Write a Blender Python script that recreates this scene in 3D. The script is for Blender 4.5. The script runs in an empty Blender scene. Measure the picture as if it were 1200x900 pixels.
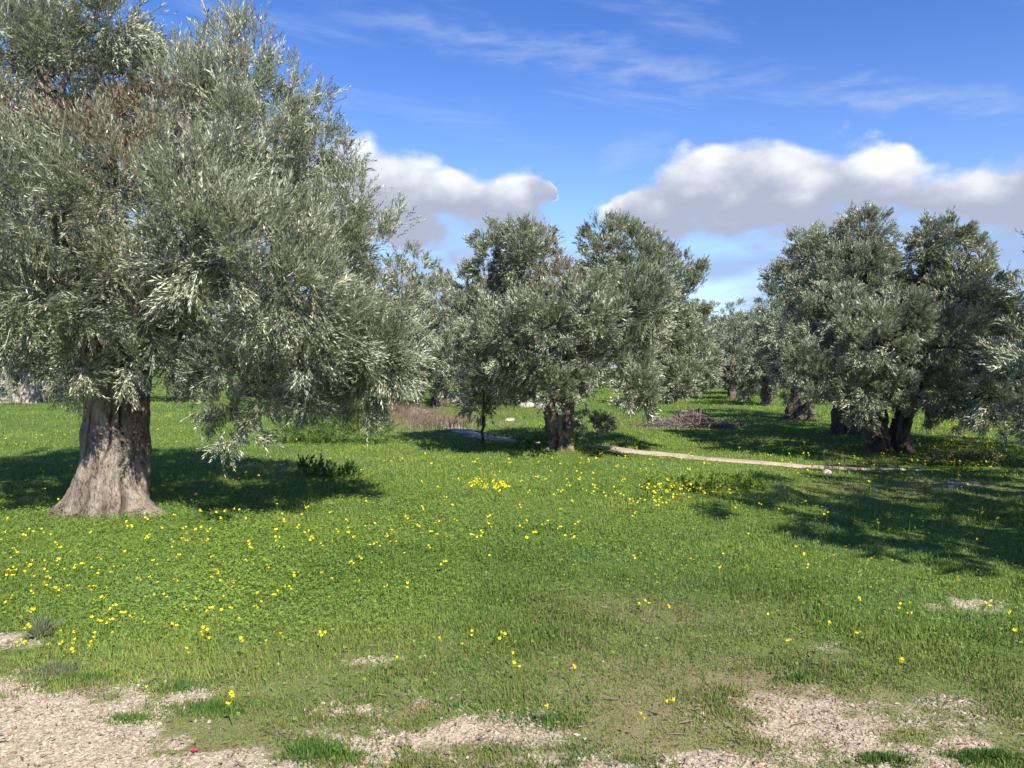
import bpy, math, random
import numpy as np
from mathutils import Vector, noise as mn

# ------------------------------------------------------------------ camera, world, sun, exposure
S = bpy.context.scene
COL = S.collection
CAM_H = 1.6
FPX = 900.0          # focal length in photo pixels (photo is 1200 wide)
HOR = 430.0          # horizon row in the photo

cam_d = bpy.data.cameras.new('camera')
cam_d.sensor_width = 36.0
cam_d.lens = 36.0 * FPX / 1200.0
cam_d.clip_start = 0.05
cam_d.clip_end = 3000
cam = bpy.data.objects.new('camera', cam_d)
COL.objects.link(cam)
cam.location = (0, 0, CAM_H)
cam.rotation_euler = (math.radians(90) - math.atan((450 - HOR) / FPX), 0, 0)
S.camera = cam

SUN_EL, SUN_AZ = math.radians(42), math.radians(25)     # sun stands behind the camera, to its right
sun_vec = Vector((math.sin(SUN_AZ) * math.cos(SUN_EL), -math.cos(SUN_AZ) * math.cos(SUN_EL), math.sin(SUN_EL)))
sl = bpy.data.lights.new('sun', 'SUN')
sl.energy = 4.6
sl.angle = math.radians(0.53)
sl.color = (1.0, 0.93, 0.82)
so = bpy.data.objects.new('sun', sl)
COL.objects.link(so)
so.rotation_euler = (-sun_vec).to_track_quat('-Z', 'Y').to_euler()
so.location = (20, -30, 40)

S.view_settings.view_transform = 'Standard'
S.view_settings.look = 'None'
S.view_settings.exposure = 0.95
S.view_settings.gamma = 1.0
S.view_settings.use_curve_mapping = False
S.render.engine = 'CYCLES'
S.cycles.use_denoising = True
S.cycles.max_bounces = 6
S.cycles.diffuse_bounces = 3
S.cycles.glossy_bounces = 2
S.cycles.transmission_bounces = 3
S.cycles.transparent_max_bounces = 4
S.cycles.sample_clamp_indirect = 4.0


class NT:
    """tiny expression helper over a node tree"""
    def __init__(self, t):
        self.t = t
        t.nodes.clear()

    def n(self, typ, **kw):
        nd = self.t.nodes.new(typ)
        for k, v in kw.items():
            setattr(nd, k, v)
        return nd

    def put(self, sock, v):
        if isinstance(v, bpy.types.NodeSocket):
            self.t.links.new(v, sock)
        elif v is not None:
            if hasattr(sock.default_value, '__len__') and not hasattr(v, '__len__'):
                v = (v, v, v)
            if hasattr(sock.default_value, '__len__') and len(sock.default_value) == 4 and len(v) == 3:
                v = (*v, 1)
            sock.default_value = v

    def m(self, op, a, b=None, c=None, clamp=False):
        nd = self.n('ShaderNodeMath', operation=op, use_clamp=clamp)
        for s, v in zip(nd.inputs, (a, b, c)):
            self.put(s, v)
        return nd.outputs[0]

    def mix(self, f, a, b, blend='MIX'):
        nd = self.n('ShaderNodeMix', data_type='RGBA', blend_type=blend)
        nd.clamp_factor = True
        self.put(nd.inputs[0], f)
        self.put(nd.inputs[6], a)
        self.put(nd.inputs[7], b)
        return nd.outputs[2]

    def ramp(self, f, lo, hi, a=0.0, b=1.0):
        nd = self.n('ShaderNodeMapRange', interpolation_type='SMOOTHSTEP')
        self.put(nd.inputs['Value'], f)
        for k, v in (('From Min', lo), ('From Max', hi), ('To Min', a), ('To Max', b)):
            self.put(nd.inputs[k], v)
        return nd.outputs[0]

    def noise(self, vec, scale, detail=4, rough=0.55, dist=0.0):
        nd = self.n('ShaderNodeTexNoise')
        if vec is not None:
            self.put(nd.inputs['Vector'], vec)
        nd.inputs['Scale'].default_value = scale
        nd.inputs['Detail'].default_value = detail
        nd.inputs['Roughness'].default_value = rough
        nd.inputs['Distortion'].default_value = dist
        return nd.outputs['Fac']

    def vmul(self, v, s):
        nd = self.n('ShaderNodeVectorMath', operation='MULTIPLY')
        self.put(nd.inputs[0], v)
        nd.inputs[1].default_value = s
        return nd.outputs[0]

    def vadd(self, v, s):
        nd = self.n('ShaderNodeVectorMath', operation='ADD')
        self.put(nd.inputs[0], v)
        self.put(nd.inputs[1], s)
        return nd.outputs[0]


def px_uv(px, py):
    """photo pixel -> azimuth, elevation of that direction"""
    x, z = (px - 600) / FPX, (HOR - py) / FPX
    return math.atan(x), math.atan2(z, math.hypot(1, x))


def build_world():
    w = bpy.data.worlds.new('World')
    S.world = w
    w.use_nodes = True
    N = NT(w.node_tree)
    sky = N.n('ShaderNodeTexSky', sky_type='NISHITA')
    sky.sun_disc = False
    sky.sun_elevation = SUN_EL
    sky.sun_rotation = math.pi - SUN_AZ
    sky.altitude = 100
    sky.air_density = 1.15
    sky.dust_density = 0.25
    sky.ozone_density = 3.2
    tc = N.n('ShaderNodeTexCoord').outputs['Generated']
    sep = N.n('ShaderNodeSeparateXYZ')
    N.put(sep.inputs[0], tc)
    u = N.m('ARCTAN2', sep.outputs[0], sep.outputs[1])
    v = N.m('ARCSINE', sep.outputs[2])
    cdir = N.vmul(tc, (1, 1, 1.55))
    warp = N.noise(N.vadd(cdir, (4.1, 2.2, 9.0)), 7, 3, 0.5)
    warp2 = N.noise(N.vadd(cdir, (1.7, 8.2, 3.0)), 7, 3, 0.5)
    uw = N.m('MULTIPLY_ADD', N.m('SUBTRACT', warp, 0.5), 0.10, N.m('MULTIPLY_ADD', N.m('SUBTRACT', N.noise(tc, 30, 5, 0.6), 0.5), 0.05, u))
    vw = N.m('MULTIPLY_ADD', N.m('SUBTRACT', warp2, 0.5), 0.05, v)
    fine = N.noise(cdir, 16, 9, 0.56)
    fine_up = N.noise(N.vadd(cdir, (0.012, 0.0, 0.035)), 16, 9, 0.56)
    broad = N.noise(cdir, 5.5, 4, 0.5)

    U0, U1, V1 = -1.6, 1.6, 0.5
    un = N.m('DIVIDE', N.m('SUBTRACT', uw, U0), U1 - U0, clamp=True)

    def curve(points, x=None):
        nd = N.n('ShaderNodeFloatCurve')
        cm = nd.mapping.curves[0]
        pts = []
        for px, py in points:
            uu, vv = px_uv(px, py) if abs(px) < 3000 else ((U0 if px < 0 else U1), (HOR - py) / FPX)
            pts.append(((uu - U0) / (U1 - U0), vv / V1))
        pts.sort()
        while len(cm.points) < len(pts):
            cm.points.new(0.5, 0.5)
        for cp, (a, b) in zip(cm.points, pts):
            cp.location = (a, max(0, min(1, b)))
            cp.handle_type = 'AUTO_CLAMPED'
        nd.mapping.update()
        N.put(nd.inputs['Value'], x or un)
        return N.m('MULTIPLY', nd.outputs[0], V1)

    # top and base outline of the cumulus bank
    top = curve([(-9999, 330), (-600, 330), (-200, 230), (100, 260), (250, 210), (330, 190), (420, 172), (500, 188), (560, 205), (600, 205),
                 (630, 200), (650, 262), (664, 330), (678, 330), (690, 268), (712, 232), (738, 200), (760, 185), (800, 168), (880, 160), (960, 170), (1040, 172), (1085, 195), (1140, 180), (1190, 168),
                 (1260, 175), (1400, 240), (1600, 200), (2200, 300), (9999, 340)])
    base = curve([(-9999, 340), (-600, 330), (-200, 300), (250, 300), (420, 292), (520, 290), (590, 284), (628, 266), (648, 240), (664, 215), (678, 215), (690, 256), (712, 276), (780, 280),
                  (900, 288), (1000, 276), (1200, 282), (1400, 300), (1600, 300), (2200, 320), (9999, 340)])
    f_top = N.m('DIVIDE', N.m('SUBTRACT', top, vw), 0.030)
    f_base = N.m('DIVIDE', N.m('SUBTRACT', vw, base), 0.040)
    f = N.m('MINIMUM', f_top, f_base)
    vo = N.n('ShaderNodeTexVoronoi', feature='SMOOTH_F1')
    wv = N.n('ShaderNodeVectorMath', operation='MULTIPLY_ADD')
    nz = N.n('ShaderNodeTexNoise')
    N.put(nz.inputs['Vector'], cdir)
    nz.inputs['Scale'].default_value = 20
    nz.inputs['Detail'].default_value = 4
    N.put(wv.inputs[0], nz.outputs['Color'])
    wv.inputs[1].default_value = (0.05, 0.05, 0.05)
    N.put(wv.inputs[2], cdir)
    N.put(vo.inputs['Vector'], wv.outputs[0])
    vo.inputs['Scale'].default_value = 17
    vo.inputs['Smoothness'].default_value = 0.35
    billow = N.m('SUBTRACT', 0.45, vo.outputs['Distance'])
    f = N.m('MULTIPLY_ADD', billow, 1.5, f)
    f = N.m('MULTIPLY_ADD', N.m('SUBTRACT', fine, 0.5), 1.3, N.m('ADD', f, 0.3))
    a_cum = N.ramp(f, 0.0, 0.8)
    thick = N.m('MAXIMUM', N.m('SUBTRACT', top, base), 0.02)
    hgt = N.m('DIVIDE', N.m('SUBTRACT', top, vw), thick)
    relief = N.m('MULTIPLY', N.m('SUBTRACT', fine, fine_up), 3.0)
    shade = N.m('ADD', N.m('ADD', hgt, N.m('MULTIPLY', N.m('SUBTRACT', broad, 0.5), 0.55)), N.m('MULTIPLY_ADD', billow, -0.55, N.m('MULTIPLY', relief, -0.22)))
    shade = N.ramp(shade, -0.12, 0.70)
    ccol = N.mix(shade, (4.9, 5.0, 5.2), (2.15, 2.4, 3.1))
    # second, low and pale layer near the horizon
    lown = N.noise(N.vmul(tc, (1, 1, 4.0)), 6, 6, 0.5)
    a_low = N.m('MULTIPLY', N.ramp(lown, 0.30, 0.60), N.m('MULTIPLY', N.ramp(v, 0.21, 0.12), 0.75))
    # thin high streaks
    str_d = N.vmul(N.vadd(tc, N.vmul(N.n('ShaderNodeCombineXYZ').outputs[0], (0, 0, 0))), (1.0, 1.0, 6.5))
    tilt = N.n('ShaderNodeCombineXYZ')
    N.put(tilt.inputs[2], N.m('MULTIPLY', u, 1.1))
    sn = N.noise(N.vadd(str_d, tilt.outputs[0]), 3.1, 8, 0.6, 0.3)
    a_cir = N.m('MULTIPLY', N.ramp(sn, 0.52, 0.78), N.m('MULTIPLY', N.ramp(v, 0.24, 0.33), 0.42))

    def wisp(px0, py0, px1, py1, wid, amt):
        (u0, v0), (u1, v1) = px_uv(px0, py0), px_uv(px1, py1)
        k = (v1 - v0) / (u1 - u0)
        line = N.m('MULTIPLY_ADD', N.m('SUBTRACT', u, u0), k, v0)
        off = N.m('ABSOLUTE', N.m('SUBTRACT', N.m('MULTIPLY_ADD', N.m('SUBTRACT', fine, 0.5), 0.05, v), line))
        a = N.ramp(off, wid, 0.0)
        uc, hw = (u0 + u1) / 2, abs(u1 - u0) / 2
        b = N.ramp(N.m('ABSOLUTE', N.m('SUBTRACT', u, uc)), hw, hw * 0.35)
        wn = N.ramp(N.noise(N.vmul(tc, (1, 1, 5)), 14, 5, 0.55), 0.28, 0.66)
        return N.m('MULTIPLY', N.m('MULTIPLY', a, b), N.m('MULTIPLY', wn, amt))
    ws = [wisp(900, 104, 1260, 128, 0.024, 0.5), wisp(620, 66, 780, 52, 0.020, 0.4), wisp(300, -20, 1040, 104, 0.03, 0.42), wisp(500, 45, 1000, 88, 0.016, 0.3), wisp(690, 190, 800, 168, 0.03, .35)]
    a_w = ws[0]
    for q in ws[1:]:
        a_w = N.m('MAXIMUM', a_w, q)
    a_hi = N.m('MAXIMUM', a_cir, a_w)
    tint = N.mix(N.ramp(v, 0.0, 0.5), (0.76, 0.80, 1.00), (0.31, 0.49, 0.86))
    sk = N.mix(1.0, sky.outputs[0], tint, 'MULTIPLY')
    c = N.mix(a_hi, sk, (2.6, 3.1, 4.4))
    c = N.mix(a_low, c, (1.7, 2.2, 3.4))
    c = N.mix(a_cum, c, ccol)
    bg = N.n('ShaderNodeBackground')
    N.put(bg.inputs[0], c)
    bg.inputs[1].default_value = 0.11
    N.put(N.n('ShaderNodeOutputWorld').inputs[0], bg.outputs[0])


build_world()

# ------------------------------------------------------------------ helpers
rng = np.random.default_rng(7)
random.seed(7)


def tag(o, label=None, cat=None, group=None, kind=None):
    if label: o['label'] = label
    if cat: o['category'] = cat
    if group: o['group'] = group
    if kind: o['kind'] = kind
    return o


def vhash(ix, iy, s):
    h = (ix.astype(np.int64) * 374761393 + iy.astype(np.int64) * 668265263 + s * 1442695041) & 0xffffffff
    h = ((h ^ (h >> 13)) * 1274126177) & 0xffffffff
    h = (h ^ (h >> 16)) & 0xffffffff
    return h / 4294967295.0


def vn(x, y, s=0):
    x, y = np.asarray(x, float), np.asarray(y, float)
    ix, iy = np.floor(x), np.floor(y)
    fx, fy = x - ix, y - iy
    fx, fy = fx * fx * (3 - 2 * fx), fy * fy * (3 - 2 * fy)
    a, b = vhash(ix, iy, s), vhash(ix + 1, iy, s)
    c, d = vhash(ix, iy + 1, s), vhash(ix + 1, iy + 1, s)
    return (a + (b - a) * fx) * (1 - fy) + (c + (d - c) * fx) * fy


def fbm(x, y, s=0, o=4):
    t, a, n = 0, 0.5, 0
    for k in range(o):
        t = t + a * vn(x * 2 ** k + 13.7 * k, y * 2 ** k - 7.1 * k, s + k)
        n += a
        a *= 0.5
    return t / n


def gpos(px, d):
    return (px - 600) / FPX * d


def height(x, y):
    x, y = np.asarray(x, float), np.asarray(y, float)
    near = np.clip((y + 8) / 10, 0, 1)
    h = (fbm(x / 9, y / 9, 3, 2) - 0.5) * 0.16 * near
    h = h + (fbm(x / 1.6, y / 1.6, 11, 3) - 0.5) * 0.07
    h = h + (fbm(x / 0.35, y / 0.35, 19, 2) - 0.5) * 0.025
    h = h + 0.10 * np.exp(-(((x + 4.2) / 1.6) ** 2 + ((y - 7.9) / 1.1) ** 2))
    h = h + 0.05 * np.exp(-(((x - 0.9) / 1.2) ** 2 + ((y - 14.4) / 1.0) ** 2))
    return h


def H(x, y):
    return float(height(np.array([x]), np.array([y]))[0])


def mesh_np(name, verts, faces, mats, attrs=None, smooth=False, mat_idx=None):
    """verts (n,3); faces (m,k) of one k"""
    me = bpy.data.meshes.new(name)
    n, (m, k) = len(verts), faces.shape
    me.vertices.add(n)
    me.vertices.foreach_set('co', np.ascontiguousarray(verts, np.float32).ravel())
    me.loops.add(m * k)
    me.loops.foreach_set('vertex_index', np.ascontiguousarray(faces, np.int32).ravel())
    me.polygons.add(m)
    me.polygons.foreach_set('loop_start', np.arange(0, m * k, k, dtype=np.int32))
    me.polygons.foreach_set('loop_total', np.full(m, k, np.int32))
    for mt in mats: me.materials.append(mt)
    if mat_idx is not None:
        me.polygons.foreach_set('material_index', np.ascontiguousarray(mat_idx, np.int32))
    me.polygons.foreach_set('use_smooth', np.full(m, smooth, bool))
    for an, av in (attrs or {}).items():
        at = me.attributes.new(an, 'FLOAT', 'POINT')
        at.data.foreach_set('value', np.ascontiguousarray(av, np.float32).ravel())
    me.update(calc_edges=True)
    return me


def link(name, me, parent=None, loc=None):
    o = bpy.data.objects.new(name, me)
    COL.objects.link(o)
    if parent: o.parent = parent
    if loc: o.location = loc
    return o


def empty(name, loc, rz=0, sc=1):
    o = bpy.data.objects.new(name, None)
    COL.objects.link(o)
    o.location = loc
    o.rotation_euler = (0, 0, rz)
    o.scale = (sc, sc, sc)
    o.empty_display_size = 0.3
    return o


def mat(name, build):
    m = bpy.data.materials.new(name)
    m.use_nodes = True
    N = NT(m.node_tree)
    s = build(N)
    N.put(N.n('ShaderNodeOutputMaterial').inputs[0], s)
    return m


def bsdf(N, col, rough=0.7, spec=0.3, normal=None):
    b = N.n('ShaderNodeBsdfPrincipled')
    N.put(b.inputs['Base Color'], col)
    N.put(b.inputs['Roughness'], rough)
    b.inputs['Specular IOR Level'].default_value = spec
    if normal is not None: N.put(b.inputs['Normal'], normal)
    return b.outputs[0]


def attr(N, name):
    a = N.n('ShaderNodeAttribute')
    a.attribute_name = name
    return a.outputs['Fac']


def bump(N, h, strength, dist):
    b = N.n('ShaderNodeBump')
    N.put(b.inputs['Height'], h)
    b.inputs['Strength'].default_value = strength
    b.inputs['Distance'].default_value = dist
    return b.outputs[0]


def leafy(N, col, amount, rough=0.5, spec=0.3):
    t = N.n('ShaderNodeBsdfTranslucent')
    N.put(t.inputs[0], col)
    mx = N.n('ShaderNodeMixShader')
    mx.inputs[0].default_value = amount
    N.put(mx.inputs[1], bsdf(N, col, rough, spec))
    N.put(mx.inputs[2], t.outputs[0])
    return mx.outputs[0]


# ------------------------------------------------------------------ materials
def b_olive(N):
    r = attr(N, 'rnd')
    br = attr(N, 'brown')
    back = N.n('ShaderNodeNewGeometry').outputs['Backfacing']
    up = N.mix(r, (0.080, 0.108, 0.052), (0.185, 0.215, 0.115))
    dn = N.mix(r, (0.33, 0.365, 0.25), (0.57, 0.60, 0.455))
    c = N.mix(back, up, dn)
    c = N.mix(br, c, N.mix(r, (0.13, 0.085, 0.055), (0.30, 0.22, 0.155)))
    return leafy(N, c, 0.14, 0.36, 0.5)


def b_bark(dark, light, sc=1.0):
    def f(N):
        tc = N.n('ShaderNodeTexCoord').outputs['Object']
        v = N.vmul(tc, (1 * sc, 1 * sc, 0.32 * sc))
        a = N.noise(v, 5, 8, 0.62, 0.4)
        b = N.noise(v, 34, 8, 0.7, 0.3)
        pit = N.ramp(N.noise(v, 17, 6, 0.75, 0.5), 0.40, 0.30)
        vo = N.n('ShaderNodeTexVoronoi', feature='DISTANCE_TO_EDGE')
        wp = N.n('ShaderNodeTexNoise')
        N.put(wp.inputs['Vector'], v)
        wp.inputs['Scale'].default_value = 9
        wp.inputs['Detail'].default_value = 5
        N.put(vo.inputs['Vector'], N.vadd(N.vmul(tc, (1.6, 1.6, 0.45)), N.vmul(wp.outputs['Color'], (.35, .35, .35))))
        vo.inputs['Scale'].default_value = 9
        cr = N.ramp(N.m('ADD', vo.outputs[0], N.m('MULTIPLY', N.m('SUBTRACT', b, 0.45), 0.5)), 0.0, 0.08)
        c = N.mix(N.ramp(a, 0.34, 0.66), dark, light)
        c = N.mix(N.m('MULTIPLY', N.ramp(b, 0.45, 0.7), 0.5), c, (0.36, 0.33, 0.29))
        c = N.mix(N.m('MULTIPLY', N.m('SUBTRACT', 1.0, cr), N.m('MULTIPLY', N.ramp(a, 0.6, 0.4), 0.4)), c, (0.07, 0.05, 0.04))
        pinky = N.ramp(N.noise(tc, 2.3, 3), 0.5, 0.7)
        c = N.mix(N.m('MULTIPLY', pinky, 0.15), c, (0.33, 0.22, 0.16))
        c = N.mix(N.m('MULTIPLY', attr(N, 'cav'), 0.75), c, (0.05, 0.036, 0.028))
        c = N.mix(N.m('MULTIPLY', pit, 0.8), c, (0.06, 0.045, 0.035))
        hh = N.m('ADD', N.m('SUBTRACT', N.m('MULTIPLY', a, 0.8), N.m('MULTIPLY', pit, 0.5)), N.m('ADD', N.m('MULTIPLY', b, 0.45), N.m('MULTIPLY', cr, 0.12)))
        return bsdf(N, c, 0.88, 0.15, bump(N, hh, 1.0, 0.09))
    return f


def b_ground(N):
    tc = N.n('ShaderNodeTexCoord').outputs['Object']
    soil = attr(N, 'soil')
    red = attr(N, 'red')
    dry = attr(N, 'dry')
    n1 = N.noise(tc, 0.35, 4)
    n2 = N.noise(tc, 7, 6, 0.65)
    n3 = N.noise(tc, 60, 4, 0.7)
    g = N.mix(N.ramp(n1, 0.35, 0.65), (0.085, 0.145, 0.026), (0.125, 0.190, 0.035))
    g = N.mix(N.ramp(n2, 0.42, 0.68), g, (0.070, 0.105, 0.022))
    g = N.mix(N.m('MULTIPLY', N.ramp(n3, 0.5, 0.75), 0.5), g, (0.13, 0.17, 0.035))
    g = N.mix(N.m('MULTIPLY', dry, 0.75), g, (0.24, 0.185, 0.11))
    vo = N.n('ShaderNodeTexVoronoi')
    N.put(vo.inputs['Vector'], tc)
    vo.inputs['Scale'].default_value = 75
    s = N.mix(N.ramp(n2, 0.35, 0.7), (0.31, 0.25, 0.17), (0.47, 0.395, 0.29))
    sp = N.n('ShaderNodeSeparateColor')
    N.put(sp.inputs[0], vo.outputs['Color'])
    s = N.mix(N.m('MULTIPLY', sp.outputs[0], 0.55), s, (0.60, 0.51, 0.40))
    s = N.mix(N.m('MULTIPLY', N.ramp(sp.outputs[1], 0.7, 0.9), 0.6), s, (0.16, 0.12, 0.08))
    s = N.mix(red, s, (0.20, 0.085, 0.05))
    k = N.ramp(N.m('ADD', soil, N.m('MULTIPLY', N.m('SUBTRACT', N.noise(tc, 16, 8, 0.75), 0.5), 1.6)), 0.12, 0.62)
    c = N.mix(k, g, s)
    return bsdf(N, c, 0.95, 0.1, bump(N, N.m('ADD', N.m('MULTIPLY', vo.outputs[0], 0.6), n3), 0.6, 0.012))


def b_grass(lo, hi, dryc=(0.24, 0.20, 0.10), cool=None):
    def f(N):
        r = attr(N, 'rnd')
        c = N.mix(r, lo, hi)
        if cool:
            g = N.noise(N.n('ShaderNodeTexCoord').outputs['Object'], 0.45, 3)
            c = N.mix(N.m('MULTIPLY', N.ramp(g, 0.52, 0.68), 0.6), c, cool)
        c = N.mix(attr(N, 'brown'), c, dryc)
        return leafy(N, c, 0.30, 0.55, 0.25)
    return f


def b_simple(lo, hi, scale, rough=0.8, bm=0.3, bd=0.02):
    def f(N):
        tc = N.n('ShaderNodeTexCoord').outputs['Object']
        n = N.noise(tc, scale, 6, 0.6)
        c = N.mix(N.ramp(n, 0.3, 0.7), lo, hi)
        return bsdf(N, c, rough, 0.2, bump(N, N.noise(tc, scale * 3, 5, 0.7), bm, bd))
    return f


def b_track(N):
    tc = N.n('ShaderNodeTexCoord').outputs['Object']
    n = N.noise(tc, 1.6, 6, 0.65)
    n2 = N.noise(tc, 22, 5, 0.7)
    c = N.mix(N.ramp(n, 0.35, 0.65), (0.33, 0.27, 0.20), (0.52, 0.44, 0.345))
    c = N.mix(N.m('MULTIPLY', N.ramp(n2, 0.52, 0.7), 0.6), c, (0.24, 0.18, 0.12))
    return bsdf(N, c, 0.95, 0.1, bump(N, n2, 0.7, 0.03))


M_OLIVE = mat('olive_leaf', b_olive)
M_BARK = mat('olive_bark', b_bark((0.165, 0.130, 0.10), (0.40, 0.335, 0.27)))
M_BARK_SHADED = mat('olive_bark_shaded', b_bark((0.07, 0.054, 0.043), (0.17, 0.135, 0.11)))  # darker copy of the bark, shade under the crowns put into its colour
M_BARK_PALE = mat('olive_bark_pale', b_bark((0.26, 0.23, 0.20), (0.58, 0.54, 0.49)))
M_GROUND = mat('meadow_ground', b_ground)
M_BLADE = mat('grass_blade', b_grass((0.115, 0.190, 0.038), (0.29, 0.370, 0.080), cool=(0.12, 0.24, 0.095)))
M_CLOVER = mat('clover_leaf', b_grass((0.105, 0.190, 0.028), (0.25, 0.36, 0.058)))
M_TUFT = mat('coarse_grass', b_grass((0.050, 0.120, 0.022), (0.130, 0.230, 0.045)))
M_GREYWEED = mat('grey_weed', b_grass((0.10, 0.125, 0.06), (0.24, 0.27, 0.15)))
M_DRY = mat('dry_stalk', b_grass((0.15, 0.11, 0.08), (0.36, 0.29, 0.21)))
M_TRACK = mat('pale_track', b_track)
M_ROCK = mat('limestone', b_simple((0.30, 0.27, 0.21), (0.52, 0.48, 0.41), 6, 0.9, 0.5, 0.03))
M_PEBBLE = mat('pebble', b_grass((0.27, 0.215, 0.14), (0.60, 0.525, 0.40), (0.30, 0.13, 0.08)))
M_PETAL = mat('yellow_petal', lambda N: leafy(N, (0.88, 0.78, 0.015), 0.3, 0.5, 0.2))
M_STEM = mat('flower_stem', lambda N: leafy(N, (0.17, 0.25, 0.06), 0.2, 0.5, 0.2))
M_PINK = mat('pink_petal', lambda N: leafy(N, (0.70, 0.03, 0.22), 0.2, 0.5, 0.2))
M_TWIG = mat('dead_twig', b_grass((0.17, 0.135, 0.12), (0.40, 0.33, 0.29)))

# ------------------------------------------------------------------ ground
SOIL = [(20, 890, 130, 62, 1.7), (175, 812, 75, 14, .7), (250, 892, 120, 14, .9), (440, 866, 75, 18, .62),
        (580, 845, 80, 16, .60), (780, 890, 200, 14, .66), (1010, 850, 120, 28, .64), (900, 832, 70, 16, .45),
        (1080, 880, 150, 18, .66), (462, 770, 45, 5, .5), (1110, 568, 40, 5, .42), (1130, 706, 50, 8, .42),
        (700, 904, 480, 12, .7), (5, 745, 30, 8, .8), (420, 830, 60, 10, .35), (1000, 760, 60, 8, .3), (497, 826, 24, 8, .8)]


def proj(x, y, z=0.0):
    y = np.maximum(y, 0.3)
    return 600 + FPX * x / y, HOR + FPX * (CAM_H - z) / y


def masks(x, y):
    px, py = proj(x, y)
    soil = np.zeros_like(px)
    for cx, cy, sx, sy, a in SOIL:
        soil = np.maximum(soil, a * np.exp(-(((px - cx) / sx) ** 2 + ((py - cy) / sy) ** 2) * 0.7))
    soil = np.where(y < 2.9, 0.85, soil)
    soil = soil + ((fbm(x / 0.45, y / 0.3, 31, 4) - 0.5) * 1.1 + (fbm(x / 0.11, y / 0.11, 33, 3) - 0.5) * 1.3) * np.clip(soil * 2.5, 0, 1)
    red = 0.9 * np.exp(-(((px - 497) / 26) ** 2 + ((py - 826) / 9) ** 2))
    red = red + 0.6 * np.exp(-(((px - 520) / 50) ** 2 + ((py - 450) / 9) ** 2))
    red = red + 0.10 * np.exp(-(((px - 980) / 220) ** 2 + ((py - 850) / 40) ** 2)) + 0.04 * (py > 800) * (px > 380)
    dry = 0.8 * np.exp(-(((px - 770) / 130) ** 2 + ((py - 722) / 30) ** 2)) + 0.7 * np.exp(-(((px - 850) / 160) ** 2 + ((py - 810) / 40) ** 2))
    dry = dry + 0.5 * np.exp(-(((px - 470) / 200) ** 2 + ((py - 770) / 26) ** 2)) + 0.6 * np.exp(-(((px - 1090) / 160) ** 2 + ((py - 572) / 14) ** 2))
    dry = dry + 0.45 * np.exp(-(((px - 350) / 90) ** 2 + ((py - 545) / 10) ** 2)) + 0.9 * np.exp(-(((px - 480) / 90) ** 2 + ((py - 490) / 14) ** 2))
    dry = dry + 0.75 * np.clip((py - 745) / 90, 0, 1)
    dry = dry * (0.35 + 1.1 * fbm(x / 0.6, y / 0.6, 41, 4))
    return np.clip(soil, 0, 1.5), np.clip(red, 0, 1), np.clip(dry, 0, 1)


def build_ground():
    ys = np.concatenate([np.linspace(-40, 1.5, 14), np.arange(2.0, 13, 0.05), np.geomspace(13.0, 900, 170)])
    xh = np.concatenate([np.arange(0, 9, 0.06), np.geomspace(9, 700, 60)])
    xs = np.concatenate([-xh[::-1][:-1], xh])
    X, Y = np.meshgrid(xs, ys)
    Z = height(X, Y)
    soil, red, dry = masks(X, Y)
    nx, ny = len(xs), len(ys)
    i = np.arange((ny - 1) * nx).reshape(ny - 1, nx)[:, :-1].ravel()
    F = np.stack([i, i + 1, i + nx + 1, i + nx], 1)
    V = np.stack([X.ravel(), Y.ravel(), Z.ravel()], 1)
    me = mesh_np('ground', V, F, [M_GROUND], {'soil': soil.ravel(), 'red': red.ravel(), 'dry': dry.ravel()}, True)
    tag(link('ground', me), kind='structure', label='green meadow floor with bare gravelly patches near the front')


TRACK = [(430, 38), (452, 31), (485, 26.5), (520, 22), (556, 18.3), (590, 16.6), (650, 15.8), (715, 14.6), (770, 13.9), (830, 13.2), (900, 12.7), (980, 12.2), (1050, 12.0), (1100, 11.95)]


def build_track():
    P = np.array([[gpos(px, d), d] for px, d in TRACK])
    t = np.concatenate([[0], np.cumsum(np.linalg.norm(np.diff(P, axis=0), axis=1))])
    tt = np.arange(0, t[-1], 0.12)
    x = np.interp(tt, t, P[:, 0])
    y = np.interp(tt, t, P[:, 1])
    k = np.ones(9) / 9
    xs, ys = np.convolve(np.pad(x, 4, 'edge'), k, 'valid'), np.convolve(np.pad(y, 4, 'edge'), k, 'valid')
    T = np.stack([np.gradient(xs), np.gradient(ys)], 1)
    T /= np.linalg.norm(T, axis=1)[:, None]
    Nn = np.stack([-T[:, 1], T[:, 0]], 1)
    nw = 9
    rows = []
    taper = np.clip((t[-1] - tt) / 3.0, 0.05, 1)
    for j in range(nw):
        s = j / (nw - 1) * 2 - 1
        wl = (0.20 + 0.40 * (fbm(tt / 0.4, tt * 0 + (5 if s < 0 else 9), 77, 4) - 0.35)) * taper
        X = xs + Nn[:, 0] * s * wl
        Y = ys + Nn[:, 1] * s * wl
        Z = height(X, Y) + 0.02 * (1 - abs(s) ** 3) - 0.006 * (abs(s) > 0.99)
        rows.append(np.stack([X, Y, Z + 0.012], 1))
    V = np.stack(rows, 1).reshape(-1, 3)
    n = len(tt)
    i = (np.arange(n - 1)[:, None] * nw + np.arange(nw - 1)[None]).ravel()
    F = np.stack([i, i + nw, i + nw + 1, i + 1], 1)
    tag(link('path', mesh_np('path', V, F, [M_TRACK], smooth=True)), kind='structure', label='narrow pale stony footpath winding behind the middle tree')
    return np.stack([xs, ys], 1)


build_ground()
TP = build_track()


def track_dist(x, y):
    d = np.full(len(x), 1e9)
    for q in TP[::3]:
        d = np.minimum(d, np.hypot(x - q[0], y - q[1]))
    return d


# ------------------------------------------------------------------ foliage
def unit(a):
    return a / np.maximum(np.linalg.norm(a, axis=-1, keepdims=True), 1e-9)


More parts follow.
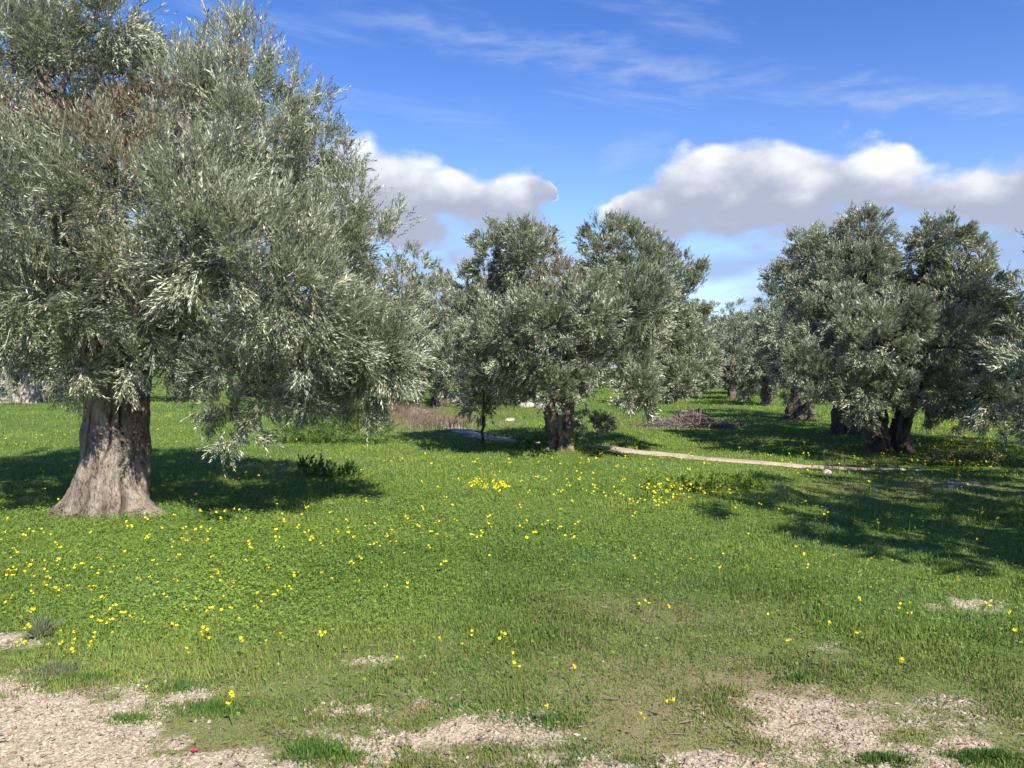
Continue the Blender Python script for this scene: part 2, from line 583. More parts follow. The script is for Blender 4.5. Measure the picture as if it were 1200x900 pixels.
def foliage(lobes, n, M, leaf, twig, r, brown=(), droop_z=None, up=0.8, width=0.22, inner=0.2, spread=0.75, twigs=True, plume=16, ps=1.0):
    """lobes: (k,4) centre+radius in tree space; n shoots with M leaves each"""
    L = np.asarray(lobes, float)
    shoots = n
    n = max(20, n // plume)
    over = int(n * 5)
    pr = L[:, 3] ** 2 + (0.03 if L[:, 3].max() > .6 else 0)
    li = r.choice(len(L), over, p=pr / pr.sum())
    d = unit(r.normal(size=(over, 3)))
    rad = L[li, 3]
    ph = r.uniform(0, 6.28, (len(L), 6))
    fr = r.uniform(2.2, 4.2, (len(L), 6))
    q = ph[li]
    g = fr[li]
    bumps = (np.sin(d[:, 0] * g[:, 0] + q[:, 0]) * np.sin(d[:, 1] * g[:, 1] + q[:, 1]) + np.sin(d[:, 2] * g[:, 2] + q[:, 2]) * np.sin(d[:, 0] * g[:, 3] + q[:, 3])
             + 0.7 * np.sin(d[:, 1] * 2.1 * g[:, 4] + q[:, 4]) * np.sin(d[:, 2] * 2.1 * g[:, 5] + q[:, 5]) + 0.6 * np.sin(d[:, 0] * 2.6 * g[:, 5] + q[:, 1]) * np.sin(d[:, 2] * 2.4 * g[:, 1] + q[:, 0]))
    is_in = r.random(over) < inner
    fr_ = np.where(is_in, r.uniform(0.15, 0.6, over), r.uniform(0.72, 0.98, over) * (1 + 0.11 * bumps))
    P = L[li, :3] + d * (rad * fr_)[:, None]
    keep = (bumps > -1.0) | is_in | (r.random(over) < 0.25)
    for k in range(len(L)):
        dd = np.linalg.norm(P - L[k, :3], axis=1)
        buried = (dd < 0.79 * L[k, 3]) & (li != k)
        keep &= ~(buried & ~is_in & (r.random(over) < 0.93))
    idx = np.nonzero(keep)[0][:n]
    P, d, li, rad, bumps = P[idx], d[idx], li[idx], rad[idx], bumps[idx]
    n = len(P)
    zlow = np.clip((d[:, 2] + 0.55) / 0.8, 0, 1)
    uz = up * zlow + 0.12 * (1 - zlow)
    if droop_z is not None:
        dl = np.clip((droop_z - P[:, 2]) / 0.5, 0, 1)
        uz = uz * (1 - dl) - 0.15 * dl
    Ac = unit(d * spread + np.stack([0 * uz, 0 * uz, uz], 1) + r.normal(size=(n, 3)) * 0.22)
    # every point so far is one plume of shoots fanning out of the lobe's surface
    size = np.clip(rad, 0.2, 0.9) ** 0.5 * ps * r.uniform(0.7, 1.25, n)
    k_ = np.repeat(np.arange(n), plume)
    d, li, rad, Ac, size = d[k_], li[k_], rad[k_], Ac[k_], size[k_]
    crnd = r.normal(0, 0.16, n)[k_]
    n = len(k_)
    off = r.normal(size=(n, 3)) * 0.5
    off -= Ac * np.sum(off * Ac, 1)[:, None]
    along = r.uniform(-0.7, 1.0, n)
    P = P[k_] + Ac * (size * along * twig * 0.9)[:, None] + off * (size * twig * 0.62 * np.clip(1.1 - 0.5 * along, .3, 2))[:, None]
    A = unit(Ac + off * 0.55 + r.normal(size=(n, 3)) * 0.20)
    tl = twig * r.uniform(0.55, 1.3, n) * size ** 0.5
    tl = np.where(r.random(n) < 0.07, tl * 1.5, tl) * (1 + 0.45 * np.clip(d[:, 2] - .2, 0, 1))
    ref = unit(r.normal(size=(n, 3)))
    B = unit(np.cross(A, ref))
    C = np.cross(A, B)
    bend = r.normal(size=(n, 3)) * 0.10 * tl[:, None]
    bend[:, 2] -= 0.10 * tl
    t = (np.arange(M) + 0.5) / M
    t = t[None, :] + r.uniform(-0.4 / M, 0.4 / M, (n, M))
    phi = (np.arange(M) % 2) * math.pi + ((np.arange(M) // 2) % 2) * (math.pi / 2)
    phi = phi[None, :] + r.uniform(-0.6, 0.6, (n, M)) + r.uniform(0, 6.28, (n, 1))
    R = B[:, None] * np.cos(phi)[..., None] + C[:, None] * np.sin(phi)[..., None]
    ang = np.radians(r.uniform(18, 52, (n, M)) * (1.15 - 0.45 * t))
    ll = leaf * r.uniform(0.65, 1.2, (n, M)) * (0.75 + 0.5 * np.sin(np.clip(t, 0, 1) * math.pi))
    base = P[:, None] + A[:, None] * (tl[:, None] * t)[..., None] + bend[:, None] * (t ** 2)[..., None]
    Ax = A[:, None] * np.ones((1, M, 1))
    D = unit(Ax * np.cos(ang)[..., None] + R * np.sin(ang)[..., None])
    T = np.cross(Ax, R)
    roll = r.normal(0, 0.55, (n, M))
    Nn = np.cross(D, T)
    T2 = T * np.cos(roll)[..., None] + Nn * np.sin(roll)[..., None]
    w = ll * width * 0.5
    mid = base + D * (ll * 0.45)[..., None]
    v0 = base
    v1 = mid - T2 * w[..., None]
    v2 = base + D * ll[..., None]
    v3 = mid + T2 * w[..., None]
    V = np.stack([v0, v1, v2, v3], 2).reshape(-1, 3)
    rnd = np.clip(0.45 + (crnd + r.normal(0, 0.12, n))[:, None] + r.normal(0, 0.2, (n, M)), 0, 1)
    bw = np.zeros(n)
    for bx, by, bz, brad in brown:
        dd = np.linalg.norm(P - np.array([bx, by, bz]), axis=1)
        bw = np.maximum(bw, np.where(r.random(n) < np.clip(1.5 - 1.2 * dd / brad, 0, 0.92), r.uniform(0.6, 1, n), 0))
    bl = np.maximum(bw[:, None] * np.ones((1, M)), (r.random((n, M)) < 0.02) * 0.7)
    rn, brn = np.repeat(rnd.ravel(), 4), np.repeat(bl.ravel(), 4)
    if twigs:
        tw = 0.0035 * (leaf / 0.06)
        e = A * tl[:, None] + bend
        V2 = np.stack([P - B * tw, P + B * tw, P + e + B * tw * 0.4, P + e - B * tw * 0.4], 1).reshape(-1, 3)
        V = np.concatenate([V, V2])
        rn = np.concatenate([rn, np.full(4 * n, 0.6)])
        brn = np.concatenate([brn, np.full(4 * n, 0.45)])
    F = np.arange(len(V)).reshape(-1, 4)
    return V, F, rn, brn


def tube(pts, rads, ns=10, seed=0, rough=0.12):
    """tapered wobbly tube through pts; returns verts, faces"""
    P = np.asarray(pts, float)
    rr = np.asarray(rads, float)
    t = np.concatenate([[0], np.cumsum(np.linalg.norm(np.diff(P, axis=0), axis=1))])
    m = max(6, int(t[-1] / 0.10))
    tt = np.linspace(0, t[-1], m)
    C = np.stack([np.interp(tt, t, P[:, k]) for k in range(3)], 1)
    k = np.ones(5) / 5
    C = np.stack([np.convolve(np.pad(C[:, j], 2, 'edge'), k, 'valid') for j in range(3)], 1)
    q = np.random.default_rng(seed)
    C[1:] += np.cumsum(q.normal(0, 0.012, (m - 1, 3)), 0)
    R = np.interp(tt, t, rr)
    T = unit(np.gradient(C, axis=0))
    ref = np.array([0.3, 1, 0.1])
    B = unit(np.cross(T, ref))
    N2 = np.cross(T, B)
    th = np.linspace(0, 2 * math.pi, ns, endpoint=False)
    lump = 1 + rough * (np.sin(th * 3 + tt[:, None] * 2 + seed) + 0.6 * np.sin(th * 5 - tt[:, None] * 3 + seed * 2)) + q.normal(0, rough * 0.3, (m, ns))
    V = C[:, None] + (B[:, None] * np.cos(th)[None, :, None] + N2[:, None] * np.sin(th)[None, :, None]) * (R[:, None] * lump)[..., None]
    V = V.reshape(-1, 3)
    i = np.arange(m - 1)[:, None] * ns
    j = np.arange(ns)[None]
    F = np.stack([i + j, i + (j + 1) % ns, i + ns + (j + 1) % ns, i + ns + j], -1).reshape(-1, 4)
    return V, F


def stem(h, rb, rt, flare, roots, seed, nth=120, nz=90, lean=(0, 0), flute=0.10, twist=0.8, base=(0, 0), lump=0.09, z0=-0.15, grooves=(), fl2=0.12):
    """gnarled olive trunk: fluted, flared, lumpy. roots: [(angle, width, reach)]; grooves: [(angle, width, depth)]"""
    th = np.linspace(0, 2 * math.pi, nth, endpoint=False)
    z = np.linspace(z0, h, nz)
    TH, Z = np.meshgrid(th, z)
    s = np.clip(Z / h, 0, 1)
    r0 = rb + (rt - rb) * s ** 0.8 + flare * (0.6 * np.exp(-np.clip(Z, 0, 9) / 0.2) + fl2 * np.exp(-np.clip(Z, 0, 9) / 0.6))
    tw = TH + twist * s
    f = 1 + flute * (0.5 * np.cos(3 * tw + seed) + 0.35 * np.cos(5 * tw + seed * 2.3) + 0.3 * np.cos(8 * tw + seed * 1.3))
    R = r0 * f
    cav = np.zeros_like(R)
    for a, wd, reach in roots:
        da = np.angle(np.exp(1j * (TH - a)))
        R = R + reach * np.exp(-(da / wd) ** 2) * np.exp(-np.clip(Z + 0.05, 0, 9) / 0.17)
    for a, wd, dep in grooves:
        wob = 0.16 * np.sin(Z * 5.1 + a * 3) + 0.07 * np.sin(Z * 13 + a)
        da = np.angle(np.exp(1j * (TH - a - wob)))
        gsh = np.exp(-(da / wd) ** 2) * (0.55 + 0.45 * np.sin(Z * 7 + a * 9))
        R = R - dep * gsh
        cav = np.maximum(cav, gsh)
    X, Y = np.cos(TH), np.sin(TH)
    nn = np.empty(R.size)
    xs, ys, zs = (X * r0).ravel(), (Y * r0).ravel(), Z.ravel()
    for k in range(R.size):
        p = Vector((xs[k] * 3.4 + seed * 7, ys[k] * 3.4, zs[k] * 1.9))
        nn[k] = mn.fractal(p, 0.7, 2.2, 7) + 0.5 * (0.35 - abs(mn.noise(p * 2.3)))
    nn = nn.reshape(R.shape)
    R = R + lump * nn * (0.6 + r0)
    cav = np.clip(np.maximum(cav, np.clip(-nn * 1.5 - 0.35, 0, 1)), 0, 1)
    bx = base[0] + lean[0] * s ** 1.3 * h
    by = base[1] + lean[1] * s ** 1.3 * h
    V = np.stack([bx + X * R, by + Y * R, Z], -1).reshape(-1, 3)
    i = np.arange(nz - 1)[:, None] * nth
    j = np.arange(nth)[None]
    F = np.stack([i + j, i + (j + 1) % nth, i + nth + (j + 1) % nth, i + nth + j], -1).reshape(-1, 4)
    return V, F, cav.ravel()


def join(parts):
    V, F, A, o = [], [], [], 0
    for p in parts:
        v, f = p[0], p[1]
        V.append(v); F.append(f + o); A.append(p[2] if len(p) > 2 else np.zeros(len(v)))
        o += len(v)
    return np.concatenate(V), np.concatenate(F), np.concatenate(A)


def lobes_px(D, bx, base_z, spec):
    """spec: (px, py, radius px, depth offset m) -> lobes in tree space"""
    out = []
    for px, py, rp, dz in spec:
        d = D + dz
        out.append(((px - 600) / FPX * d - bx, dz, CAM_H + (HOR - py) / FPX * d - base_z, rp * (0.87 if dz < -0.45 and rp > 30 else 0.93) / FPX * d))
    return out


def limbs(lobes, z_from, r_from, seed, cap=14, origin=(0, 0)):
    q = np.random.default_rng(seed)
    out = []
    for k, (x, y, z, rr) in enumerate(sorted(lobes, key=lambda l: -l[3])[:cap]):
        if z < z_from - 0.4: continue
        o = np.array([origin[0] + q.normal(0, 0.08), origin[1] + q.normal(0, 0.08), z_from - 0.25])
        e = np.array([x, y, z])
        m1 = o * 0.55 + e * 0.45 + np.array([0, 0, 0.10]) * q.uniform(-1, 1.5) - np.array([x, y, 0]) * 0.06
        mid = [o, o * 0.8 + e * 0.2 + [0, 0, 0.1], m1, e * 0.85 + o * 0.15 + q.normal(0, 0.08, 3), e]
        out.append(tube(mid, [r_from, r_from * 0.8, r_from * 0.5, r_from * 0.28, r_from * 0.12], 9, seed * 31 + k))
        for j in range(3):
            d = unit(q.normal(size=3)) * rr * 0.75
            out.append(tube([mid[2] * 0.3 + e * 0.7, e + d * 0.5 + [0, 0, 0.05], e + d], [r_from * 0.22, r_from * 0.13, r_from * 0.04], 6, seed * 77 + k * 3 + j))
    return out


def tree_at(px, D, label, stems, lobes, leafs, bark=M_BARK, group=None, limb=(1.5, 0.16), caplimb=14, rz=0, limb_origin=(0, 0), name='olive_tree'):
    bx = gpos(px, D)
    z = H(bx, D)
    root = empty(name, (bx, D, z), rz)
    tag(root, label, 'tree', group)
    V, F, A = join([*stems, *limbs(lobes, limb[0], limb[1], int(px) + 5, caplimb, limb_origin)])
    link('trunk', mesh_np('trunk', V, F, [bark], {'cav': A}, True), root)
    V, F, rn, br = foliage(lobes, **leafs)
    link('crown', mesh_np('crown', V, F, [M_OLIVE], {'rnd': rn, 'brown': br}), root)
    return root


GROVE = 'olive trees of the grove'
R_ = np.random.default_rng

# ---- the big tree on the left
D1, P1 = 8.0, 130
b1 = gpos(P1, D1)
z1 = H(b1, D1)
spec1 = [(268, 425, 46, -.6), (258, 466, 34, -.65), (288, 484, 28, -.6), (320, 448, 40, 0), (370, 456, 34, .3), (420, 456, 28, .5), (55, 60, 118, 0.1), (130, 25, 62, -0.3), (10, 0, 80, 0.8), (120, 95, 70, 1.3),
         (285, 112, 74, 0.1), (235, 130, 66, -0.6), (330, 150, 66, 0.5), (300, 180, 80, -0.7), (260, 130, 80, 1.2),
         (375, 215, 66, 0.2), (400, 285, 74, -0.1), (425, 345, 66, 0.3), (440, 400, 56, 0.1), (370, 380, 80, -0.7), (350, 300, 85, 1.1), (400, 420, 50, 0.6),
         (150, 215, 100, -1.2), (250, 270, 100, -1.5), (330, 325, 80, -1.2), (160, 300, 90, -1.0), (60, 240, 110, -1.2),
         (60, 330, 100, -1.0), (180, 365, 74, -0.8), (270, 390, 78, -0.6), (285, 450, 52, -0.6), (272, 500, 33, -0.7), (350, 440, 42, -0.5), (420, 450, 40, 0.3), (455, 420, 40, 0.6),
         (-70, 190, 130, -0.4), (-110, 320, 110, -0.5), (-40, 100, 110, 0.4), (215, 200, 60, 0.0), (95, 150, 70, 0.3), (200, 120, 50, 0.6), (20, 365, 58, -1.2), (-60, 385, 55, -0.6),
         (85, 412, 45, -0.8), (150, 410, 40, -0.8), (98, 444, 30, -0.6), (225, 430, 34, -0.5), (75, 420, 34, 0.3),
         (60, 250, 110, 1.6), (200, 250, 110, 1.9), (300, 290, 90, 1.6), (120, 350, 80, 1.5), (-40, 300, 100, 1.6), (10, 370, 55, 1.6), (230, 380, 70, 1.5)]
lob1 = lobes_px(D1, b1, z1, spec1)
br1 = [(*l[:3], 0.62) for l in lobes_px(D1, b1, z1, [(118, 145, 1, -1.0), (70, 110, 1, -1.2), (160, 170, 1, -0.9)])]
st1 = [stem(2.3, 0.215, 0.22, 0.17, [(math.radians(-14), 0.40, 0.30), (math.radians(-168), 0.55, 0.24), (math.radians(-65), 0.28, 0.10), (math.radians(80), 0.5, 0.2)],
            3, 300, 220, (0.03, 0.02), 0.04, 0.35, (-0.045, 0), 0.045, fl2=0.6, grooves=[(math.radians(-66), 0.05, 0.05), (math.radians(-34), 0.08, 0.06), (math.radians(-108), 0.05, 0.025)]),
       stem(2.2, 0.14, 0.14, 0.03, [], 8, 60, 90, (0.03, 0.0), 0.12, 0.4, (0.15, 0.16), 0.05)]
tree_at(P1, D1, 'largest olive tree, on the left, with thick flared pale trunk and tall silvery crown', st1, lob1,
        dict(n=42000, M=16, leaf=0.049, twig=0.215, up=1.0, spread=0.6, plume=20, r=R_(11), brown=br1, droop_z=1.3, inner=0.24), M_BARK, GROVE, (1.9, 0.14), 16)

# ---- the middle tree
D2, P2 = 14.4, 655
b2 = gpos(P2, D2)
z2 = H(b2, D2)
spec2 = [(806, 350, 26, .4), (808, 405, 28, 0), (605, 305, 42, 0.2), (575, 320, 34, 0.5), (622, 300, 34, 0.8), (618, 298, 36, -0.3),
         (720, 308, 44, 0.0), (703, 305, 28, -0.6), (755, 322, 42, 0.1), (780, 350, 44, 0.3), (796, 320, 28, 0.5), (706, 285, 28, 0.3), (735, 285, 26, 0.3), (580, 290, 26, 0.3), (545, 340, 26, 0.4), (785, 400, 38, -0.1), (812, 425, 26, -0.3), (808, 385, 24, 0.5), (740, 360, 56, -1.0),
         (560, 375, 36, 0.0), (565, 420, 36, -0.3), (600, 390, 50, -1.2), (645, 378, 50, -1.7), (690, 365, 46, -1.8), (660, 345, 44, -1.0),
         (640, 418, 38, -1.4), (690, 412, 44, -1.4), (735, 420, 42, -1.2), (655, 452, 27, -1.7), (680, 446, 24, -1.4), (625, 455, 18, -1.2), (745, 452, 28, -1.5), (752, 476, 15, -1.6), (735, 440, 30, -1.3),
         (800, 445, 22, -0.6), (690, 489, 13, -0.1), (705, 494, 10, 0.0), (600, 436, 34, -0.8),
         (600, 370, 50, 1.4), (700, 360, 60, 1.6), (760, 390, 46, 1.4), (650, 420, 44, 1.2), (590, 430, 34, 1.0)]
lob2 = lobes_px(D2, b2, z2, spec2)
br2 = [(*l[:3], 0.55) for l in lobes_px(D2, b2, z2, [(652, 322, 1, -1.1)])]
st2 = [stem(2.1, 0.235, 0.20, 0.07, [(math.radians(190), 0.5, 0.22), (math.radians(-60), 0.4, 0.1)], 5, 140, 110, (0.03, 0), 0.15, 0.9, (0, 0), 0.13,
            grooves=[(math.radians(-70), 0.12, 0.06), (math.radians(-115), 0.1, 0.05)])]
tree_at(P2, D2, 'middle olive tree with two-domed crown and twisted knotty trunk in front of the footpath', st2, lob2,
        dict(n=27000, M=15, leaf=0.060, twig=0.165, r=R_(12), brown=br2, droop_z=1.2), M_BARK, GROVE, (1.7, 0.11), 16)

# ---- the group on the right
D3, P3 = 14.4, 1040
b3 = gpos(P3, D3)
z3 = H(b3, D3)
spec3 = [(1165, 405, 40, .3), (1182, 440, 34, .6), (1150, 470, 26, 0), (1010, 280, 30, -0.2), (1022, 288, 28, 0.1), (1093, 285, 26, 0.1), (1112, 280, 24, 0.1), (1150, 330, 28, 0.3), (1170, 370, 26, 0.3), (1010, 290, 36, 0.2), (1000, 330, 46, -0.4), (960, 300, 24, 0.4), (1030, 330, 30, 0.6), (945, 345, 28, 0.2), (975, 375, 40, -0.8), (940, 425, 24, -1.2), (965, 440, 26, -1.4), (955, 470, 14, -1.4),
         (1020, 400, 48, -1.6), (1055, 380, 46, -1.4), (1015, 455, 30, -1.7), (1015, 482, 17, -1.6), (1045, 450, 30, -1.5),
         (1095, 296, 34, 0.3), (1130, 300, 30, 0.3), (1092, 330, 34, 0.5), (1125, 345, 42, -0.2), (1150, 380, 40, 0.0), (1110, 400, 46, -1.0), (1100, 450, 36, -1.3), (1120, 480, 22, -1.3), (1140, 440, 34, -0.8), (1165, 420, 34, 0.2), (1085, 480, 16, -1.2),
         (1000, 380, 50, 1.2), (1090, 380, 60, 1.4), (1140, 400, 46, 1.4), (1040, 440, 40, 1.0)]
lob3 = lobes_px(D3, b3, z3, spec3)
st3 = [stem(2.0, 0.18, 0.16, 0.09, [(math.radians(200), 0.5, 0.08)], 9, 110, 90, (-0.10, 0.0), 0.14, 0.7, (-0.16, 0), 0.11, grooves=[(math.radians(-80), 0.12, 0.05)]),
       stem(2.0, 0.17, 0.14, 0.08, [(math.radians(-20), 0.5, 0.10)], 10, 110, 90, (0.30, 0.02), 0.15, 0.7, (0.22, 0.05), 0.11, grooves=[(math.radians(-95), 0.14, 0.05)])]
tree_at(P3, D3, 'front olive tree of the right-hand group, two dark stems opening in a V', st3, lob3,
        dict(n=29000, M=15, leaf=0.060, twig=0.155, r=R_(13), droop_z=1.0, up=0.7), M_BARK_SHADED, GROVE, (1.6, 0.11), 16)

D4, P4 = 18.0, 992
b4 = gpos(P4, D4)
spec4 = [(1015, 430, 34, -1.6), (1000, 450, 24, -1.3), (945, 300, 30, 0), (925, 330, 28, 0), (970, 290, 26, .5), (985, 350, 46, 0), (930, 380, 30, -.4), (960, 410, 36, -.8), (1000, 410, 40, -.8), (1015, 350, 40, .6), (1045, 400, 40, .3), (925, 420, 22, -.3), (985, 446, 24, -1.0)]
lob4 = lobes_px(D4, b4, H(b4, D4), spec4)
st4 = [stem(2.3, 0.33, 0.27, 0.08, [(3.4, .5, .12), (0.1, .5, .12)], 14, 90, 70, (0.0, 0.0), 0.14, 0.8, (0, 0), 0.12)]
tree_at(P4, D4, 'olive tree with straight dark trunk in the middle of the right-hand group', st4, lob4,
        dict(n=9000, M=12, leaf=0.07, twig=0.17, r=R_(14), droop_z=1.3, up=0.6), M_BARK_SHADED, GROVE, (1.9, 0.12), 11)

D5, P5 = 23.0, 941
b5 = gpos(P5, D5)
spec5 = [(960, 445, 26, -1.4), (985, 430, 30, -1.8), (935, 458, 16, -1.6), (925, 330, 24, 0), (908, 350, 22, 0), (940, 320, 20, .5), (912, 385, 26, -.4), (935, 385, 34, -.8), (905, 420, 22, 0), (925, 425, 26, -.8), (960, 400, 34, 0), (975, 350, 40, 1), (985, 410, 34, .5), (898, 440, 14, 0)]
lob5 = lobes_px(D5, b5, H(b5, D5), spec5)
st5 = [stem(2.6, 0.36, 0.28, 0.12, [(3.4, .5, .25), (0.1, .4, .1)], 17, 90, 70, (0.16, 0.0), 0.14, 0.8, (-0.1, 0), 0.12)]
tree_at(P5, D5, 'rear olive tree of the right-hand group, dark leaning trunk seen left of the others', st5, lob5,
        dict(n=7500, M=11, leaf=0.08, twig=0.18, r=R_(15), droop_z=1.4, up=0.6), M_BARK_SHADED, GROVE, (2.1, 0.13), 11)

# ---- generic grove trees, used for the farther ones and the ones beyond the frame
def proto_lobes(seed, R=3.0, zc=3.3):
    q = R_(seed)
    out = [(0, 0, zc, R * 0.55)]
    for k in range(15):
        a = k * 2.4 + q.uniform(-.3, .3)
        e = q.uniform(-1.0, 1.0)
        rr = R * q.uniform(0.26, 0.42)
        c = R * 0.68 * math.cos(e * 1.2)
        out.append((c * math.cos(a), c * math.sin(a), zc + R * 0.72 * math.sin(e * 1.2) + 0.1, rr))
    return out


PROTO = []
for sd, nn, MM, lf in ((21, 5200, 16, 0.105), (22, 3800, 13, 0.125), (23, 3400, 12, 0.135)):
    lb = proto_lobes(sd, 2.9 + 0.15 * (sd - 21), 3.0)
    stp = [stem(2.2, 0.26, 0.22, 0.09, [(0.4, .5, .12), (3.6, .5, .14), (-1.6, .4, .10)], sd, 80, 60, (0.05 * (sd - 22), 0.03), 0.14, 0.8, (0, 0), 0.13)]
    V, F, A = join([*stp, *limbs(lb, 1.9, 0.14, sd, 12)])
    mt = mesh_np('trunk', V, F, [M_BARK_SHADED], {'cav': A}, True)
    V, F, rn, br = foliage(lb, int(nn * 1.4), MM, lf * .85, 0.21, R_(sd + 50), droop_z=1.1, up=0.6)
    mc = mesh_np('crown', V, F, [M_OLIVE], {'rnd': rn, 'brown': br})
    PROTO.append((mt, mc))


def grove_tree(x, y, k, rz, sc, label, group=GROVE, zs=1.0):
    r = empty('olive_tree', (x, y, H(x, y) - 0.02), rz, sc)
    r.scale = (sc, sc, sc * zs)
    tag(r, label, 'tree', group)
    link('trunk', PROTO[k][0], r)
    link('crown', PROTO[k][1], r)
    return r


for px, d, k, rz, sc, lab in [
    (1195, 29.0, 0, 2.2, 0.74, 'grey green olive tree behind the right-hand group, near the right edge'),
    (462, 28.0, 0, 4.0, 0.93, 'olive tree half hidden behind the right side of the big left tree'),
    (516, 33.0, 1, 1.0, 1.12, 'pale olive tree whose thin trunk shows between the big left tree and the middle tree'),
    (858, 38.0, 1, 3.0, 0.78, 'far olive tree seen in the gap between the middle tree and the right-hand group'),
]:
    grove_tree(gpos(px, d), d, k, rz, sc, lab)
D7, P7 = 10.5, 1420
b7 = gpos(P7, D7)
lob7 = lobes_px(D7, b7, H(b7, D7), [(1400, 290, 150, 0), (1335, 250, 80, .3), (1300, 350, 85, -.2), (1190, 452, 44, -.4), (1214, 415, 50, -.2), (1240, 355, 50, 0), (1228, 488, 36, -.3), (1175, 480, 26, -.4), (1300, 450, 60, -.4),
                                (1500, 280, 150, 0), (1400, 160, 120, 0), (1390, 430, 70, -1), (1480, 420, 90, -.6), (1560, 380, 90, 0), (1400, 300, 140, 1.5), (1350, 200, 100, .4)])
tree_at(P7, D7, 'olive tree cut off by the right frame edge, only its hanging outer foliage showing',
        [stem(2.0, 0.36, 0.30, 0.12, [(0.4, .5, .15), (3.6, .5, .18)], 41, 80, 60, (0.03, 0.03), 0.14, 0.8, (0, 0), 0.13)], lob7,
        dict(n=9500, M=16, leaf=0.068, twig=0.22, r=R_(77), up=0.6), M_BARK, GROVE, (1.8, 0.14), 12)
# the tree just outside the frame that shades the front right of the meadow
grove_tree(7.5, 4.5, 0, 1.2, 1.12, 'olive tree standing outside the right edge whose shadow falls on the meadow')

# far left tree: split hollow trunk, half pale and half brown
D6, P6 = 34.0, 22
b6 = gpos(P6, D6)
lob6 = [(x * 1.1, y * 1.1, z * 1.05, r * 1.1) for x, y, z, r in proto_lobes(61, 3.4, 3.6)] + [(1.2, -1.6, 1.7, .8), (-1.4, -1.8, 1.9, .8), (0.2, -2.2, 2.4, .9)]
st6 = [stem(2.2, 0.30, 0.26, 0.10, [(3.2, .4, .2)], 33, 80, 60, (-0.05, 0), 0.16, 0.6, (-0.35, 0), 0.14, grooves=[(math.radians(-80), 0.2, 0.1)]),
       stem(2.4, 0.33, 0.30, 0.08, [(-0.2, .4, .1)], 34, 80, 60, (0.03, 0), 0.16, 0.6, (0.42, 0), 0.14, grooves=[(math.radians(-100), 0.2, 0.12)])]
tree_at(P6, D6, 'distant olive tree at the left edge with split double trunk under the big crown', st6, lob6,
        dict(n=4200, M=14, leaf=0.12, twig=0.40, r=R_(66), droop_z=1.2, up=0.6), M_BARK_PALE, GROVE, (2.0, 0.12), 12)

# rows of the grove in the distance
q = R_(99)
far = [(-210, 26, 0), (-120, 40, 1), (105, 46, 1), (200, 36, 1), (290, 52, 2), (360, 30, 1), (420, 46, 2), (575, 44, 2), (605, 34, 1), (640, 54, 2), (690, 42, 1), (740, 56, 2), (775, 34, 1),
       (812, 46, 2), (838, 58, 2), (884, 44, 1), (900, 32, 1), (915, 60, 2), (960, 40, 2), (1010, 52, 2), (1060, 34, 1), (1110, 46, 2), (1150, 30, 1), (1230, 38, 1), (1290, 26, 0), (1400, 33, 1),
       (150, 66, 2), (250, 70, 2), (340, 68, 2), (470, 66, 2), (530, 60, 2), (560, 72, 2), (620, 75, 2), (700, 70, 2), (770, 78, 2), (860, 72, 2), (940, 78, 2), (1040, 74, 2), (1150, 70, 2), (1250, 66, 2), (30, 60, 2), (-60, 70, 2), (60, 78, 2)]
def spot(px):
    if px < 500: return 'beyond the big left tree'
    if px < 800: return 'behind the middle tree'
    if px < 930: return 'in the gap right of the middle tree'
    return 'behind the right-hand group'
for px, d, k in far:
    x = gpos(px, d) + q.normal(0, 0.3)
    lab = ('distant olive tree in the back rows ' if d > 45 else 'olive tree of the nearer back rows ') + spot(px)
    grove_tree(x, d + q.normal(0, 0.5), k, q.uniform(0, 6.28), q.uniform(0.94, 1.06) * min(1.1, max(.55, (1.6 + (72 if abs(px - 860) < 120 else 88) * d / 900) / 5.8)), lab, 'distant rows of olive trees')

# ---- sapling, shrubs
def plant(name, label, cat, px, d, lobes, leafs, stems=(), m=M_OLIVE, bark=M_BARK_SHADED, group=None):
    x = gpos(px, d)
    r = empty(name, (x, d, H(x, d)))
    tag(r, label, cat, group)
    if stems:
        V, F, A = join(stems)
        link('stem', mesh_np('stem', V, F, [bark], {'cav': A}, True), r)
    V, F, rn, br = foliage(lobes, **leafs)
    link('foliage', mesh_np('foliage', V, F, [m], {'rnd': rn, 'brown': br}), r)
    return r


plant('olive_sapling', 'slender young olive sapling left of the middle tree beside the footpath', 'sapling', 564, 15.6,
      [(0, 0, 1.25, .40), (-.2, .1, 1.0, .28), (.22, -.1, 1.05, .30), (0.05, 0, 1.6, .26), (0, 0, .75, .18)],
      dict(plume=3, n=520, M=18, leaf=0.065, twig=0.28, r=R_(71)), [tube([(0, 0, -.05), (0.02, 0, .5), (-.02, 0, 1.0), (0, 0, 1.5)], [.035, .03, .022, .01], 7, 3),
      tube([(0.02, 0, .6), (.2, -.05, 1.0)], [.014, .006], 5, 5), tube([(0.0, 0, .7), (-.2, .05, 1.0)], [.014, .006], 5, 6)])
plant('shrub', 'grey green bushy shrub in the shade below the right side of the big tree', 'shrub', 392, 16.5,
      [(0, 0, .35, .42), (.5, .1, .3, .36), (-.5, .1, .32, .38), (-.95, .2, .25, .28), (.95, .2, .22, .26)],
      dict(plume=3, n=900, M=16, leaf=0.06, twig=0.28, r=R_(72), up=0.9), m=M_TUFT)
plant('shrub', 'small dark green weed clump with yellow flowers right of the big trunk', 'weed clump', 372, 11.1,
      [(0, 0, .06, .12), (.22, 0, .05, .10), (-.2, .05, .05, .10), (.42, .1, .04, .08)],
      dict(plume=3, n=220, M=10, leaf=0.05, twig=0.14, r=R_(73), up=0.9, width=0.4), m=M_TUFT)
